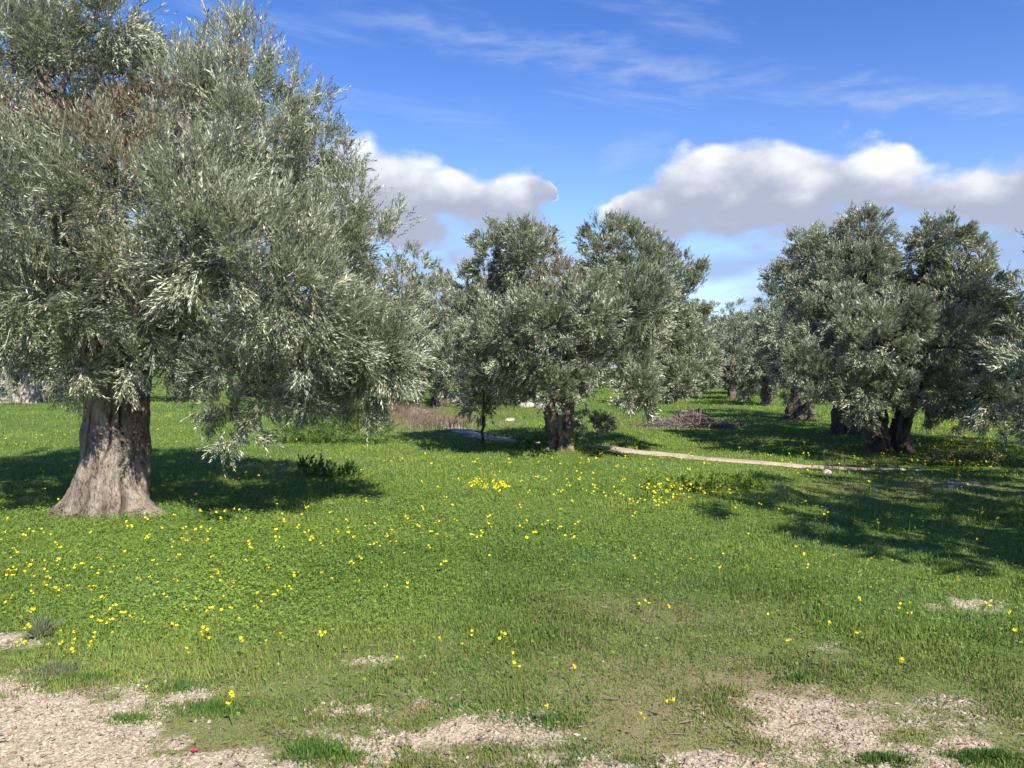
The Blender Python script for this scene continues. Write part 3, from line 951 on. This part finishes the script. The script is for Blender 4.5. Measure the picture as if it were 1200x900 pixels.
plant('shrub', 'straggling bright green weed patch under the yellow flowers in the middle of the meadow', 'weed clump', 822, 9.9,
      [(0, 0, .05, .11), (.26, .1, .06, .12), (-.28, .05, .05, .11), (.5, .2, .05, .10), (-.6, .0, .04, .10), (.8, .25, .05, .1), (.1, -.3, .04, .08)],
      dict(plume=3, n=420, M=9, leaf=0.036, twig=0.10, r=R_(78), up=0.9, width=0.45), m=M_CLOVER)
plant('shrub', 'low bluish green weed patch at the right end of the footpath', 'weed clump', 1140, 12.6,
      [(0, 0, .05, .11), (.3, 0, .05, .11), (-.3, .05, .06, .10), (.55, .1, .04, .08), (-.6, .1, .04, .08)],
      dict(plume=3, n=360, M=10, leaf=0.05, twig=0.13, r=R_(74), up=0.9, width=0.3), m=M_GREYWEED)
plant('shrub', 'low dark shoots sprouting at the foot of the middle tree', 'shrub', 632, 14.3,
      [(0, 0, .10, .20), (-.25, 0, .08, .14), (.62, -.1, .06, .12)],
      dict(plume=3, n=260, M=12, leaf=0.05, twig=0.16, r=R_(75), up=0.9, width=0.3), m=M_TUFT)


# ---- dry things: brush pile, dry weeds
def stalks(n, xf, hmin, hmax, r, w=0.006, branch=4, lean=0.25, zoff=0.0):
    """thin upright stalks with side twigs; xf -> (x, y) arrays"""
    x, y = xf(n)
    z = height(x, y) + zoff
    P = np.stack([x, y, z], 1)
    hh = r.uniform(hmin, hmax, n)
    A = unit(np.stack([r.normal(0, lean, n), r.normal(0, lean, n), np.ones(n)], 1)) * hh[:, None]
    segs = [(P, P + A, w)]
    for b in range(branch):
        t = r.uniform(0.3, 0.9, n)[:, None]
        s = P + A * t
        e = s + (unit(r.normal(size=(n, 3)) + [0, 0, 0.9])) * (hh * r.uniform(.15, .4, n))[:, None]
        segs.append((s, e, w * 0.6))
    Vs = []
    for s, e, ww in segs:
        B = unit(np.cross(e - s, r.normal(size=s.shape))) * ww
        C = unit(np.cross(e - s, B)) * ww
        Vs.append(np.stack([s - B, s + B, e + B * .3, e - B * .3], 1).reshape(-1, 3))
        Vs.append(np.stack([s - C, s + C, e + C * .3, e - C * .3], 1).reshape(-1, 3))
    V = np.concatenate(Vs)
    F = np.arange(len(V)).reshape(-1, 4)
    rn = np.repeat(r.random(len(V) // 4), 4)
    return V, F, rn


def near_track(side, spread, t0, t1, r):
    def f(n):
        k = r.integers(int(len(TP) * t0), int(len(TP) * t1), n)
        return TP[k, 0] + r.normal(0, spread, n), TP[k, 1] + r.normal(0, spread, n) + side
    return f


V, F, rn = stalks(1500, near_track(-0.9, 0.45, 0.18, 0.60, R_(81)), .12, .42, R_(82), .006, 5)
tag(link('dry_weeds', mesh_np('dry_weeds', V, F, [M_DRY], {'rnd': rn, 'brown': rn * 0})), 'brown dry weeds lining the near edge of the footpath', 'weeds', kind='stuff')
for k, (px, d, lab, hh, nst) in enumerate([
        (972, 11.9, 'pale forked dead stalk beside the white stone on the footpath', .42, 5), (1012, 11.8, 'thin brown dry weed between the pale stalk and the V-shaped tree', .32, 9),
        (1040, 11.7, 'reddish brown dry weed tuft below the V-shaped tree', .30, 12), (563, 15.2, 'brown dry stalks at the foot of the young sapling', .35, 10)]):
    x0 = gpos(px, d)
    rr = R_(200 + k)
    V, F, rn = stalks(nst, lambda n: (x0 + rr.normal(0, .12, n), d + rr.normal(0, .06, n)), hh * .6, hh, rr, .005 if k else .009, 5, .2)
    V[:, 0] -= x0; V[:, 1] -= d; zz = H(x0, d); V[:, 2] -= zz
    tag(link('dry_weed', mesh_np('dry_weed', V, F, [M_DRY], {'rnd': rn * .6 + (.4 if k == 0 else 0), 'brown': rn * 0}), loc=(x0, d, zz)), lab, 'dry weed', 'dry weeds by the footpath')


def brush_pile(px, d, L, W, Hh, n, label, seed):
    r = R_(seed)
    x0 = gpos(px, d)
    c = np.stack([r.normal(0, L * .42, n), r.normal(0, W * .4, n), np.zeros(n)], 1)
    top = Hh * np.exp(-(c[:, 0] / (L * .75)) ** 2 * 1.2) * (1 + 0.45 * np.sin(c[:, 0] * 4 / L * 2 + 1))
    c[:, 2] = r.random(n) * np.clip(top, 0.05, 9)
    A = unit(r.normal(size=(n, 3)) * [1, 1, .45]) * r.uniform(.15, .55, n)[:, None]
    s, e = c - A * .5, c + A * .5
    s[:, 2], e[:, 2] = np.maximum(s[:, 2], 0.0), np.maximum(e[:, 2], 0.01)
    Vs = []
    for _ in range(2):
        B = unit(np.cross(e - s, r.normal(size=s.shape))) * r.uniform(.004, .012, (n, 1))
        Vs.append(np.stack([s - B, s + B, e + B * .4, e - B * .4], 1).reshape(-1, 3))
    V = np.concatenate(Vs)
    rn = np.repeat(r.random(len(V) // 4), 4)
    me = mesh_np('brush_pile', V, np.arange(len(V)).reshape(-1, 4), [M_TWIG], {'rnd': rn, 'brown': rn * 0})
    tag(link('brush_pile', me, loc=(x0, d, H(x0, d) - .02)), label, 'brush pile')


brush_pile(808, 20.5, 1.25, .8, .30, 5200, 'heap of brown pruned branches lying on the grass right of the middle tree', 5)
brush_pile(1142, 24.0, .8, .6, .75, 3000, 'pinkish brown brushwood heap glimpsed between the right-hand trees', 6)


# ---- rocks
def rock_mesh(seed, sx, sy, sz):
    import bmesh
    bm = bmesh.new()
    bmesh.ops.create_icosphere(bm, subdivisions=4, radius=1)
    for v in bm.verts:
        p = v.co + Vector((seed * 3.1, seed, 0))
        k = 1 + 0.30 * mn.noise(p * 1.1) + 0.12 * mn.noise(p * 3.1) + 0.05 * mn.noise(p * 8)
        v.co = Vector((v.co.x * sx * k, v.co.y * sy * k, v.co.z * sz * k))
    me = bpy.data.meshes.new('rock')
    bm.to_mesh(me)
    bm.free()
    me.materials.append(M_ROCK)
    for p in me.polygons: p.use_smooth = True
    return me


for k, (px, d, sx, sz, lab) in enumerate([
        (486, 27.0, .26, .17, 'rounded white stone, uppermost of those by the far bend of the footpath'),
        (490, 25.6, .50, .14, 'long flat white stone at the far bend of the footpath'),
        (507, 24.0, .34, .12, 'whitish stone just below the long flat one by the footpath'),
        (970, 11.75, .10, .05, 'small white stone at the foot of the pale dead stalk'),
        (618, 31.0, .38, .17, 'pale rock behind the sapling, left of the middle trunk'),
        (633, 30.0, .30, .14, 'pale rock close behind the crown of the middle tree'),
        (597, 23.0, .22, .08, 'small half buried pale stone in the grass behind the sapling'),
        (535, 33.0, .35, .28, 'leaning pale stone near the thin pale trunk'),
        (452, 29.0, .22, .12, 'pale stone in dry weeds under the big tree edge')]):
    x = gpos(px, d)
    o = link('rock', rock_mesh(k + 2, sx, sx * .7, sz), loc=(x, d, H(x, d) + sz * .25))
    o.rotation_euler = (0, 0, k * 1.3)
    tag(o, lab, 'rock', 'pale stones lying about the meadow')


def dry_wall(px0, px1, d, hh, label, seed):
    r = R_(seed)
    import bmesh
    bm = bmesh.new()
    x, x1 = gpos(px0, d), gpos(px1, d)
    x0 = x
    while x < x1:
        zz = 0.0
        wd = r.uniform(.3, .6)
        while zz < hh:
            h1 = r.uniform(.16, .28)
            m = bmesh.ops.create_cube(bm, size=1)
            for v in m['verts']:
                v.co = Vector((x - x0 + (v.co.x + .5) * wd * .98 + r.normal(0, .02), v.co.y * .5 + r.normal(0, .02), zz + (v.co.z + .5) * h1 * .98 + r.normal(0, .015)))
            zz += h1
        x += wd
    bmesh.ops.bevel(bm, geom=bm.edges[:], offset=.03, segments=1, affect='EDGES')
    me = bpy.data.meshes.new('stone_wall')
    bm.to_mesh(me)
    bm.free()
    me.materials.append(M_ROCK)
    tag(link('stone_wall', me, loc=(x0, d, H(x0, d) - .05)), label, 'stone wall')


dry_wall(-120, 78, 50, .62, 'low white dry stone wall in the distance behind the split-trunk tree', 3)


# ------------------------------------------------------------------ grass, clover, gravel
def scatter(n, d0, d1, power, r, half=0.80):
    """points in a wedge in front of the camera, density falling as 1/d^power"""
    t = r.random(n)
    k = 2 - power
    d = (d0 ** k + t * (d1 ** k - d0 ** k)) ** (1 / k)
    a = r.uniform(-half, half, n)
    return d * np.tan(a), d


def blades(x, y, hmul, r, w0, lean=.5, zoff=0.0):
    n = len(x)
    z = height(x, y) - 0.005 + zoff
    hh = hmul * r.uniform(.5, 1.4, n)
    yaw = r.uniform(0, 6.28, n)
    ln = np.abs(r.normal(0, lean, n))
    tip = np.stack([np.cos(yaw) * np.sin(ln), np.sin(yaw) * np.sin(ln), np.cos(ln)], 1) * hh[:, None]
    ya = yaw + 1.57 + r.normal(0, .5, n)
    side = np.stack([np.cos(ya), np.sin(ya), 0 * ya], 1) * (w0 / 2)[:, None]
    P = np.stack([x, y, z], 1)
    mid = tip * .55 + np.stack([0 * z, 0 * z, hh * .10], 1)
    V = np.stack([P - side, P + side, P + mid + side * .7, P + tip, P + mid - side * .7], 1).reshape(-1, 3)
    i = np.arange(n) * 5
    return V, np.stack([i, i + 1, i + 2, i + 3, i + 4], 1)


def patch_rnd(x, y, r, s=0):
    # colour changes of the sward: fine and broad patches, plus each blade's own
    return np.clip(0.5 + (fbm(x / 1.1, y / 1.1, 51 + s, 4) - .5) * 1.3 + (fbm(x / 4.5, y / 7, 61 + s, 3) - .5) * 1.0 + r.normal(0, .20, len(x)), 0, 1)


def build_grass():
    r = R_(301)
    x, y = scatter(900000, 2.6, 60, 2.9, r)
    soil, red, dry = masks(x, y)
    cov = fbm(x / .18, y / .18, 71, 3)
    keep = (soil + (cov - .5) * 1.3 + r.normal(0, .26, len(x)) + .14 * np.clip((4.6 - y) / 1.2, 0, 1) * (fbm(x / .9, y / .5, 79, 4) > .47) < 0.42) & (track_dist(x, y) > .10 + .32 * fbm(x / .4, y / .4, 17, 3))
    keep &= (cov > .40) | (r.random(len(x)) < .45)
    keep &= (y > 4.6) | (r.random(len(x)) < .25 + .75 * np.clip((fbm(x / .3, y / .3, 78, 3) - .33) * 4, 0, 1))
    x, y, dry = x[keep], y[keep], dry[keep]
    yn = y
    rough = np.clip((fbm(x / .5, y / .5, 91, 3) - .35) * 2.8, .2, 1.7)
    hm = (0.012 + 0.022 * rough) * (1 + y / 14) * (1 - .35 * dry)
    w = 0.0032 * (1 + y / 4.0)
    V, F = blades(x, y, hm, r, w, .75)
    rn = patch_rnd(x, y, r)
    bw = np.where(r.random(len(x)) < np.minimum(dry, .6) * .7 + .03, r.uniform(.5, 1, len(x)), 0)
    me = mesh_np('grass', V, F, [M_BLADE], {'rnd': np.repeat(rn, 5), 'brown': np.repeat(bw, 5)})
    tag(link('grass', me), 'short green grass covering the meadow', 'grass', kind='stuff')

    # low leafy mat of clover-like leaves
    x, y = scatter(520000, 2.8, 26, 2.4, r)
    soil, red, dry = masks(x, y)
    px, py = proj(x, y)
    mat_ = np.clip(1.2 - np.hypot((px - 170) / 380, (py - 640) / 110), 0, 1) + .35 * np.clip(1.3 - np.hypot((px - 700) / 500, (py - 580) / 70), 0, 1) + .05
    mat_ *= (1 - .8 * dry) * (1 - .7 * np.clip((py - 700) / 90, 0, 1))
    cov = fbm(x / .22, y / .22, 72, 3)
    keep = (soil + (cov - .5) < .33) & (r.random(len(x)) < mat_ * (.5 + cov)) & (track_dist(x, y) > .4)
    x, y = x[keep], y[keep]
    n = len(x)
    z = height(x, y) + r.uniform(.012, .05, n) * (.6 + cov[keep]) + .010 * (fbm(x / .12, y / .12, 73, 2) - .3)
    P = np.stack([x, y, z], 1)
    yaw = r.uniform(0, 6.28, n)
    sz = r.uniform(.0040, .0072, n) * (1 + y / 16)
    nrm = unit(np.stack([r.normal(0, .45, n), r.normal(0, .45, n), np.ones(n)], 1))
    Vs = []
    for k in range(3):
        a = yaw + k * 2.094
        D = np.stack([np.cos(a), np.sin(a), 0 * a], 1)
        D = unit(D - nrm * np.sum(D * nrm, 1)[:, None])
        T = np.cross(nrm, D)
        s = sz[:, None]
        Vs.append(np.stack([P, P + D * s * .8 - T * s * .62 - nrm * s * .12, P + D * s * 1.15, P + D * s * .8 + T * s * .62 - nrm * s * .12], 1))
    V = np.stack(Vs, 1).reshape(-1, 3)
    rn = np.repeat(patch_rnd(x, y, r, 5), 12)
    me = mesh_np('clover', V, np.arange(len(V)).reshape(-1, 4), [M_CLOVER], {'rnd': rn, 'brown': rn * 0})
    tag(link('clover', me), 'bright green leafy clover-like mat under and around the big tree', 'ground cover', kind='stuff')

    # pebbles and stone chips
    x, y = scatter(230000, 2.5, 15, 2.3, r)
    soil, red, dry = masks(x, y)
    px, py = proj(x, y)
    keep = r.random(len(x)) < np.where(px > 380, .6, 1.) * np.clip((soil - .10) * 1.5, 0, 1) ** 1.3 + .005
    x, y, red = x[keep], y[keep], red[keep]
    n = len(x)
    s = np.minimum(np.exp(r.normal(math.log(.0042), .55, n)), .0115) * (1 + y / 30)
    yaw = r.uniform(0, 6.28, n)
    z = height(x, y) + s * .25
    ax = np.stack([np.cos(yaw), np.sin(yaw), r.normal(0, .2, n)], 1) * (s * r.uniform(1, 1.9, n))[:, None]
    ay = np.stack([-np.sin(yaw), np.cos(yaw), r.normal(0, .2, n)], 1) * (s * r.uniform(.6, 1.2, n))[:, None]
    az = np.stack([r.normal(0, .3, n), r.normal(0, .3, n), np.ones(n)], 1) * (s * r.uniform(.5, .9, n))[:, None]
    P = np.stack([x, y, z], 1)
    V = np.stack([P + ax, P + ay, P - ax, P - ay, P + az + ax * .3, P - az, ], 1).reshape(-1, 3)
    i = np.arange(n)[:, None] * 6
    tri = np.array([[0, 1, 4], [1, 2, 4], [2, 3, 4], [3, 0, 4], [1, 0, 5], [2, 1, 5], [3, 2, 5], [0, 3, 5]])
    F = (i[:, None, :] + tri[None]).reshape(-1, 3)
    me = mesh_np('gravel', V, F, [M_PEBBLE], {'rnd': np.repeat(np.clip(r.normal(.6, .25, n), 0, 1), 6), 'brown': np.repeat(np.clip(red, 0, 1) + (r.random(n) < .05) * .6, 6)})
    tag(link('gravel', me), 'pale loose gravel and stone chips in the bare patches at the front', 'gravel', kind='stuff')


build_grass()


def build_litter():
    r = R_(909)
    # taller thin weeds standing out of the short sward
    x, y = scatter(26000, 3.6, 24, 2.2, r)
    soil, red, dry = masks(x, y)
    keep = (fbm(x / 1.4, y / 1.4, 93, 3) > .50) & (soil < .4) & (track_dist(x, y) > .5)
    x, y = x[keep], y[keep]
    V, F = blades(x, y, np.full(len(x), .062), r, .0026 * (1 + y / 5), .4)
    rn = np.clip(r.normal(.55, .25, len(x)), 0, 1)
    bw = np.where(r.random(len(x)) < .18, .8, 0)
    tag(link('tall_grass', mesh_np('tall_grass', V, F, [M_TUFT], {'rnd': np.repeat(rn, 5), 'brown': np.repeat(bw, 5)})), 'thin taller weeds standing out of the short meadow grass', 'weeds', kind='stuff')
    # dropped leaves and bits of twig
    x, y = scatter(9000, 2.8, 12, 2.2, r)
    n = len(x)
    yaw = r.uniform(0, 6.28, n)
    L = np.exp(r.normal(math.log(.03), .5, n))
    a = np.stack([np.cos(yaw), np.sin(yaw), r.normal(0, .12, n)], 1) * (L / 2)[:, None]
    b = np.stack([-np.sin(yaw), np.cos(yaw), r.normal(0, .3, n)], 1) * np.where(r.random(n) < .5, .0012, .0045)[:, None]
    P = np.stack([x, y, height(x, y) + r.uniform(.006, .02, n)], 1)
    V = np.stack([P - a, P - b, P + a, P + b], 1).reshape(-1, 3)
    rn = np.repeat(r.random(n), 4)
    tag(link('leaf_litter', mesh_np('leaf_litter', V, np.arange(4 * n).reshape(-1, 4), [M_DRY], {'rnd': rn, 'brown': rn * 0})), 'fallen dry leaves and twig bits strewn over the front meadow', 'leaf litter', kind='stuff')


build_litter()


# ---- coarse grass tufts
def tuft(px, d, rx, ry, n, hh, label, seed, m=M_TUFT, w=.006, lean=.55):
    r = R_(seed)
    x0 = gpos(px, d)
    ang = r.uniform(0, 6.28, n)
    q = r.random(n) ** 0.75 * 1.7 * (1 + .28 * np.sin(ang * 2 + seed) + .22 * np.sin(ang * 5 + seed * 2))
    x, y = x0 + rx * q * np.cos(ang), d + ry * q * np.sin(ang)
    V, F = blades(x, y, hh * np.clip(1.15 - .4 * q, .35, 1.1), r, np.full(n, w), lean)
    z0 = H(x0, d)
    V -= [x0, d, z0]
    rn = np.repeat(np.clip(r.normal(.5, .25, n), 0, 1), 5)
    bw = np.repeat((r.random(n) < .08) * .8, 5)
    me = mesh_np('grass_tuft', V, F, [m], {'rnd': rn, 'brown': bw})
    tag(link('grass_tuft', me, loc=(x0, d, z0)), label, 'grass tuft', 'coarse tufts of grass')


for k, a in enumerate([
    (372, 3.22, .13, .07, 1500, .0465, 'bright green coarse grass tuft at the bottom edge left of centre', M_TUFT),
    (60, 4.05, .10, .06, 900, .0527, 'grey green grass tuft at the edge of the gravel by the left frame edge', M_GREYWEED),
    (95, 3.95, .16, .08, 1100, .0434, 'darker grass tuft right beside the grey green one on the gravel edge', M_TUFT),
    (250, 3.62, .20, .07, 1500, .0372, 'wide flat grass tuft on the bare soil near the pink flower', M_TUFT),
    (205, 3.85, .14, .06, 900, .0341, 'small grass tuft on the pale soil above the pink flower', M_TUFT),
    (150, 3.50, .10, .05, 700, .0310, 'little grass tuft alone on the gravel near the lower left corner', M_TUFT),
    (1165, 3.12, .11, .04, 1500, .0434, 'leafy green tuft in the lower right corner', M_TUFT),
    (1040, 3.12, .10, .04, 700, .0372, 'low green tuft on gravel along the bottom edge right of centre', M_TUFT),
    (640, 3.55, .18, .08, 1200, .0310, 'low grass tuft among the bare patches below the centre', M_TUFT),
    (940, 3.9, .10, .05, 600, .0310, 'small tuft of green on the chip-strewn patch at the right', M_TUFT),
    (45, 4.62, .03, .04, 260, .14, 'tall feathery pale green weed among yellow flowers at the left edge', M_GREYWEED),
]):
    tuft(*a[:7], 400 + k, a[7])
# straw like stems leaning on the left gravel edge
tuft(105, 3.75, .12, .04, 60, .10, 'dry straw-coloured stems lying on the gravel at the left', 450, M_DRY, .003, 1.2)


# ------------------------------------------------------------------ flowers
def blossom(r, c, s, tilt):
    """one funnel of five petals; returns quads"""
    ax = unit(np.array([r.normal(0, tilt), r.normal(-.35, tilt), .8]))
    b = unit(np.cross(ax, [.2, 1, .3]))
    c2 = np.cross(ax, b)
    out = []
    for k in range(5):
        a = k * 1.2566
        d = b * math.cos(a) + c2 * math.sin(a)
        t = -b * math.sin(a) + c2 * math.cos(a)
        out += [c - ax * s * .6, c + ax * s * .15 + d * s * .45 - t * s * .36, c + ax * s * .45 + d * s * .95, c + ax * s * .15 + d * s * .45 + t * s * .36]
    return np.array(out)


def flower_parts(seed, hh, nb, s):
    r = R_(seed)
    bend = np.array([r.normal(0, .12), r.normal(0, .12), 1.0]) * hh
    q0, q1, q2 = np.zeros(3), bend * .55 + [r.normal(0, .006), 0, 0], bend
    st, pe = [], []
    w = .0022
    for a, b in ((q0, q1), (q1, q2)):
        for sd in ([w, 0, 0], [0, w, 0]):
            sd = np.array(sd)
            st += [a - sd, a + sd, b + sd, b - sd]
    for k in range(nb):
        c = q2 + np.array([r.normal(0, s * .9), r.normal(0, s * .9), r.normal(0, s * .7)]) * (nb > 1) + [0, 0, s * .5]
        sd = np.array([w * .7, 0, 0])
        st += [q2 - sd, q2 + sd, c + sd - [0, 0, s * .6], c - sd - [0, 0, s * .6]]
        pe.append(blossom(r, c, s * r.uniform(.8, 1.1), .45))
    return np.array(st), np.concatenate(pe)


VAR = []
for k in range(12):
    hh = (.055 + .03 * random.random()) if k < 5 else (.09 + .07 * random.random())
    st, pe = flower_parts(500 + k, hh, (1, 2, 3)[k % 3], .0125)
    VAR.append((hh, mesh_np('stem', st, np.arange(len(st)).reshape(-1, 4), [M_STEM]), mesh_np('blossom', pe, np.arange(len(pe)).reshape(-1, 4), [M_PETAL])))
VARF = []
for k in range(8):      # the small far ones: one mesh with two materials
    hh = .10 + .08 * random.random()
    st, pe = flower_parts(600 + k, hh, 3, .017)
    V = np.concatenate([st, pe])
    F = np.arange(len(V)).reshape(-1, 4)
    VARF.append((hh, mesh_np('flower', V, F, [M_STEM, M_PETAL], mat_idx=(np.arange(len(F)) >= len(st) // 4).astype(int))))

# heads of the flowers, in photo pixels
FL = [(512, 752), (542, 757), (557, 746), (590, 747), (589, 757), (601, 767), (606, 783), (669, 782), (641, 836), (755, 843), (794, 831), (467, 772), (751, 707), (759, 706), (782, 710),
      (672, 663), (637, 616), (656, 619), (673, 616), (743, 607), (576, 620), (504, 643), (519, 662), (472, 650), (459, 622), (428, 617), (522, 629), (743, 653), (448, 662), (420, 681), (482, 694), (453, 688), (412, 662),
      (877, 628), (935, 643), (849, 668), (875, 664), (952, 668), (978, 653), (1023, 656), (1048, 659), (1038, 632), (1154, 612), (1083, 612), (953, 621), (964, 622), (905, 724), (976, 735), (1004, 747), (1013, 705),
      (1070, 710), (1062, 719), (1074, 721), (1090, 708), (1059, 780), (1160, 714), (1186, 723), (1193, 745), (810, 657), (850, 650), (1148, 634), (1061, 622), (924, 757),
      (30, 623), (37, 627), (58, 630), (65, 640), (13, 643), (8, 655), (19, 651), (20, 662), (14, 670), (8, 668), (2, 677), (11, 679), (30, 662), (37, 658), (33, 664), (25, 674), (36, 676), (50, 660), (51, 672), (54, 678), (49, 685), (52, 688), (35, 690), (36, 697),
      (66, 657), (63, 664), (72, 668), (79, 648), (86, 648), (84, 664), (90, 664), (96, 662), (106, 667), (112, 671), (114, 655), (110, 674), (128, 671), (130, 668), (140, 666), (62, 692), (66, 700), (77, 691), (60, 690), (8, 700), (4, 707), (100, 688), (107, 690), (121, 691), (104, 706), (118, 703),
      (170, 633), (173, 628), (199, 642), (199, 636), (207, 651), (227, 655), (227, 622), (234, 635), (220, 636), (213, 634), (196, 658), (177, 661), (183, 663), (160, 657), (160, 679), (171, 680), (182, 683), (178, 701), (191, 702), (204, 680), (170, 701), (248, 652), (246, 654), (258, 660), (252, 669), (252, 676), (245, 679), (257, 684), (269, 688),
      (287, 656), (297, 664), (293, 644), (309, 658), (311, 667), (342, 674), (290, 643), (325, 641), (330, 642), (351, 638), (362, 633), (323, 695), (319, 702), (334, 692), (340, 692), (298, 711), (304, 707), (299, 699), (225, 705), (214, 714), (243, 716), (255, 720), (267, 717), (276, 728), (261, 701),
      (129, 713), (138, 721), (143, 724), (147, 723), (163, 730), (125, 729), (102, 729), (111, 735), (103, 695), (153, 723), (35, 718), (26, 739), (63, 746), (81, 743), (85, 753), (71, 760), (101, 761), (111, 748), (108, 752), (125, 751), (24, 753), (17, 754), (80, 765), (52, 758),
      (222, 763), (232, 745), (235, 748), (243, 749), (200, 738), (281, 754), (310, 754), (326, 750), (371, 749), (165, 807), (266, 818), (270, 831), (388, 636), (387, 679), (386, 701), (376, 640), (364, 630), (348, 620), (376, 673), (333, 614)]
FCAT, FGRP = 'flower', 'yellow meadow flowers'


def f_label(px, py):
    if px < 160 and py < 715: return 'yellow flower in the thick drift below the big trunk at the left edge'
    if px < 160: return 'yellow flower in the lower left, between the thick drift and the gravel'
    if px < 300 and py < 735: return 'yellow flower in the looser drift right of and below the big trunk'
    if px < 400 and py >= 735: return 'long-stemmed yellow flower just above the bare soil at the lower left'
    if px < 400: return 'yellow flower at the right fringe of the drift by the big tree'
    if px < 840 and py < 690: return 'yellow flower standing alone on the open green below the middle tree'
    if px < 840 and py < 725: return 'yellow flower of the small trio on the brownish turf right of centre'
    if px < 840 and py < 790: return 'long-stemmed yellow flower among the row near the centre foreground'
    if px < 840: return 'yellow flower close to the bare patches at the bottom centre'
    if py < 675: return 'small yellow flower in the shaded grass at the right'
    return 'yellow flower on the lit turf at the lower right'


rf = R_(808)
nf = 0
for k, (px, py) in enumerate(FL):
    hh, ms, mp = VAR[(k % 5) if (px < 400 and py < 735) or py < 665 else 5 + k % 7]
    gz = 0
    for _ in range(3):
        d = (CAM_H - gz - hh) * FPX / (py - HOR)
        x = gpos(px, d)
        gz = H(x, d)
    o = empty('meadow_flower', (x, d, gz), rf.uniform(0, 6.28), rf.uniform(.85, 1.2))
    tag(o, f_label(px, py), FCAT, FGRP)
    link('stem', ms, o)
    link('blossom', mp, o)
    nf += 1

ZONES = [(570, 568, 17, 4, 34, 'yellow flower in the dense clump in front of and left of the middle trunk'),
         (820, 573, 45, 7, 42, 'yellow flower in the straggling clump between the middle tree and the shade at the right')]
for cx, cy, sx, sy, n, lab in ZONES:
    for k in range(n):
        px, py = rf.normal(cx, sx), rf.normal(cy, sy)
        hh, mf = VARF[k % 8]
        d = (CAM_H - hh) * FPX / (py - HOR)
        x = gpos(px, d)
        o = link('meadow_flower', mf, loc=(x, d, H(x, d)))
        o.rotation_euler = (0, 0, rf.uniform(0, 6.28))
        tag(o, lab, FCAT, FGRP)

# the countless tiny far ones
Vs, Fs, Mi, off = [], [], [], 0
far_z = [(150, 500, 160, 22, 35), (480, 545, 220, 18, 40), (700, 545, 160, 12, 35), (790, 576, 70, 7, 40), (1130, 522, 60, 16, 380), (900, 530, 120, 14, 40), (960, 515, 90, 12, 25), (100, 560, 120, 20, 30), (640, 600, 260, 16, 22), (430, 600, 120, 22, 30), (1080, 600, 130, 30, 12), (250, 620, 220, 14, 60)]
for cx, cy, sx, sy, n in far_z:
    for k in range(n):
        px, py = rf.normal(cx, sx), rf.normal(cy, sy)
        if py < 480: continue
        d = (CAM_H - .12) * FPX / (py - HOR)
        x = gpos(px, d)
        st, pe = flower_parts(rf.integers(1e6), rf.uniform(.06, .16), 2, .013 * (1 + d / 45))
        V = np.concatenate([st, pe]) + [x, d, H(x, d)]
        Vs.append(V)
        m = len(V) // 4
        Mi.append((np.arange(m) >= len(st) // 4).astype(int))
V = np.concatenate(Vs)
me = mesh_np('far_flowers', V, np.arange(len(V)).reshape(-1, 4), [M_STEM, M_PETAL], mat_idx=np.concatenate(Mi))
tag(link('flower_drift', me), 'countless tiny yellow flowers sprinkled over the farther meadow', 'flowers', kind='stuff')

# the single pink one
pe = np.concatenate([blossom(rf, np.array([dx * .6, dy * .6, .025]), .010, .4) for dx, dy in ((0, 0), (.018, .01), (-.016, .012))])
d = (CAM_H - .03) * FPX / (872 - HOR)
x = gpos(223, d)
tag(link('fallen_blossom', mesh_np('fallen_blossom', pe, np.arange(len(pe)).reshape(-1, 4), [M_PINK]), loc=(x, d, H(x, d) - .012)),
    'single pink blossom lying on the grass tuft near the gravel', 'flower')
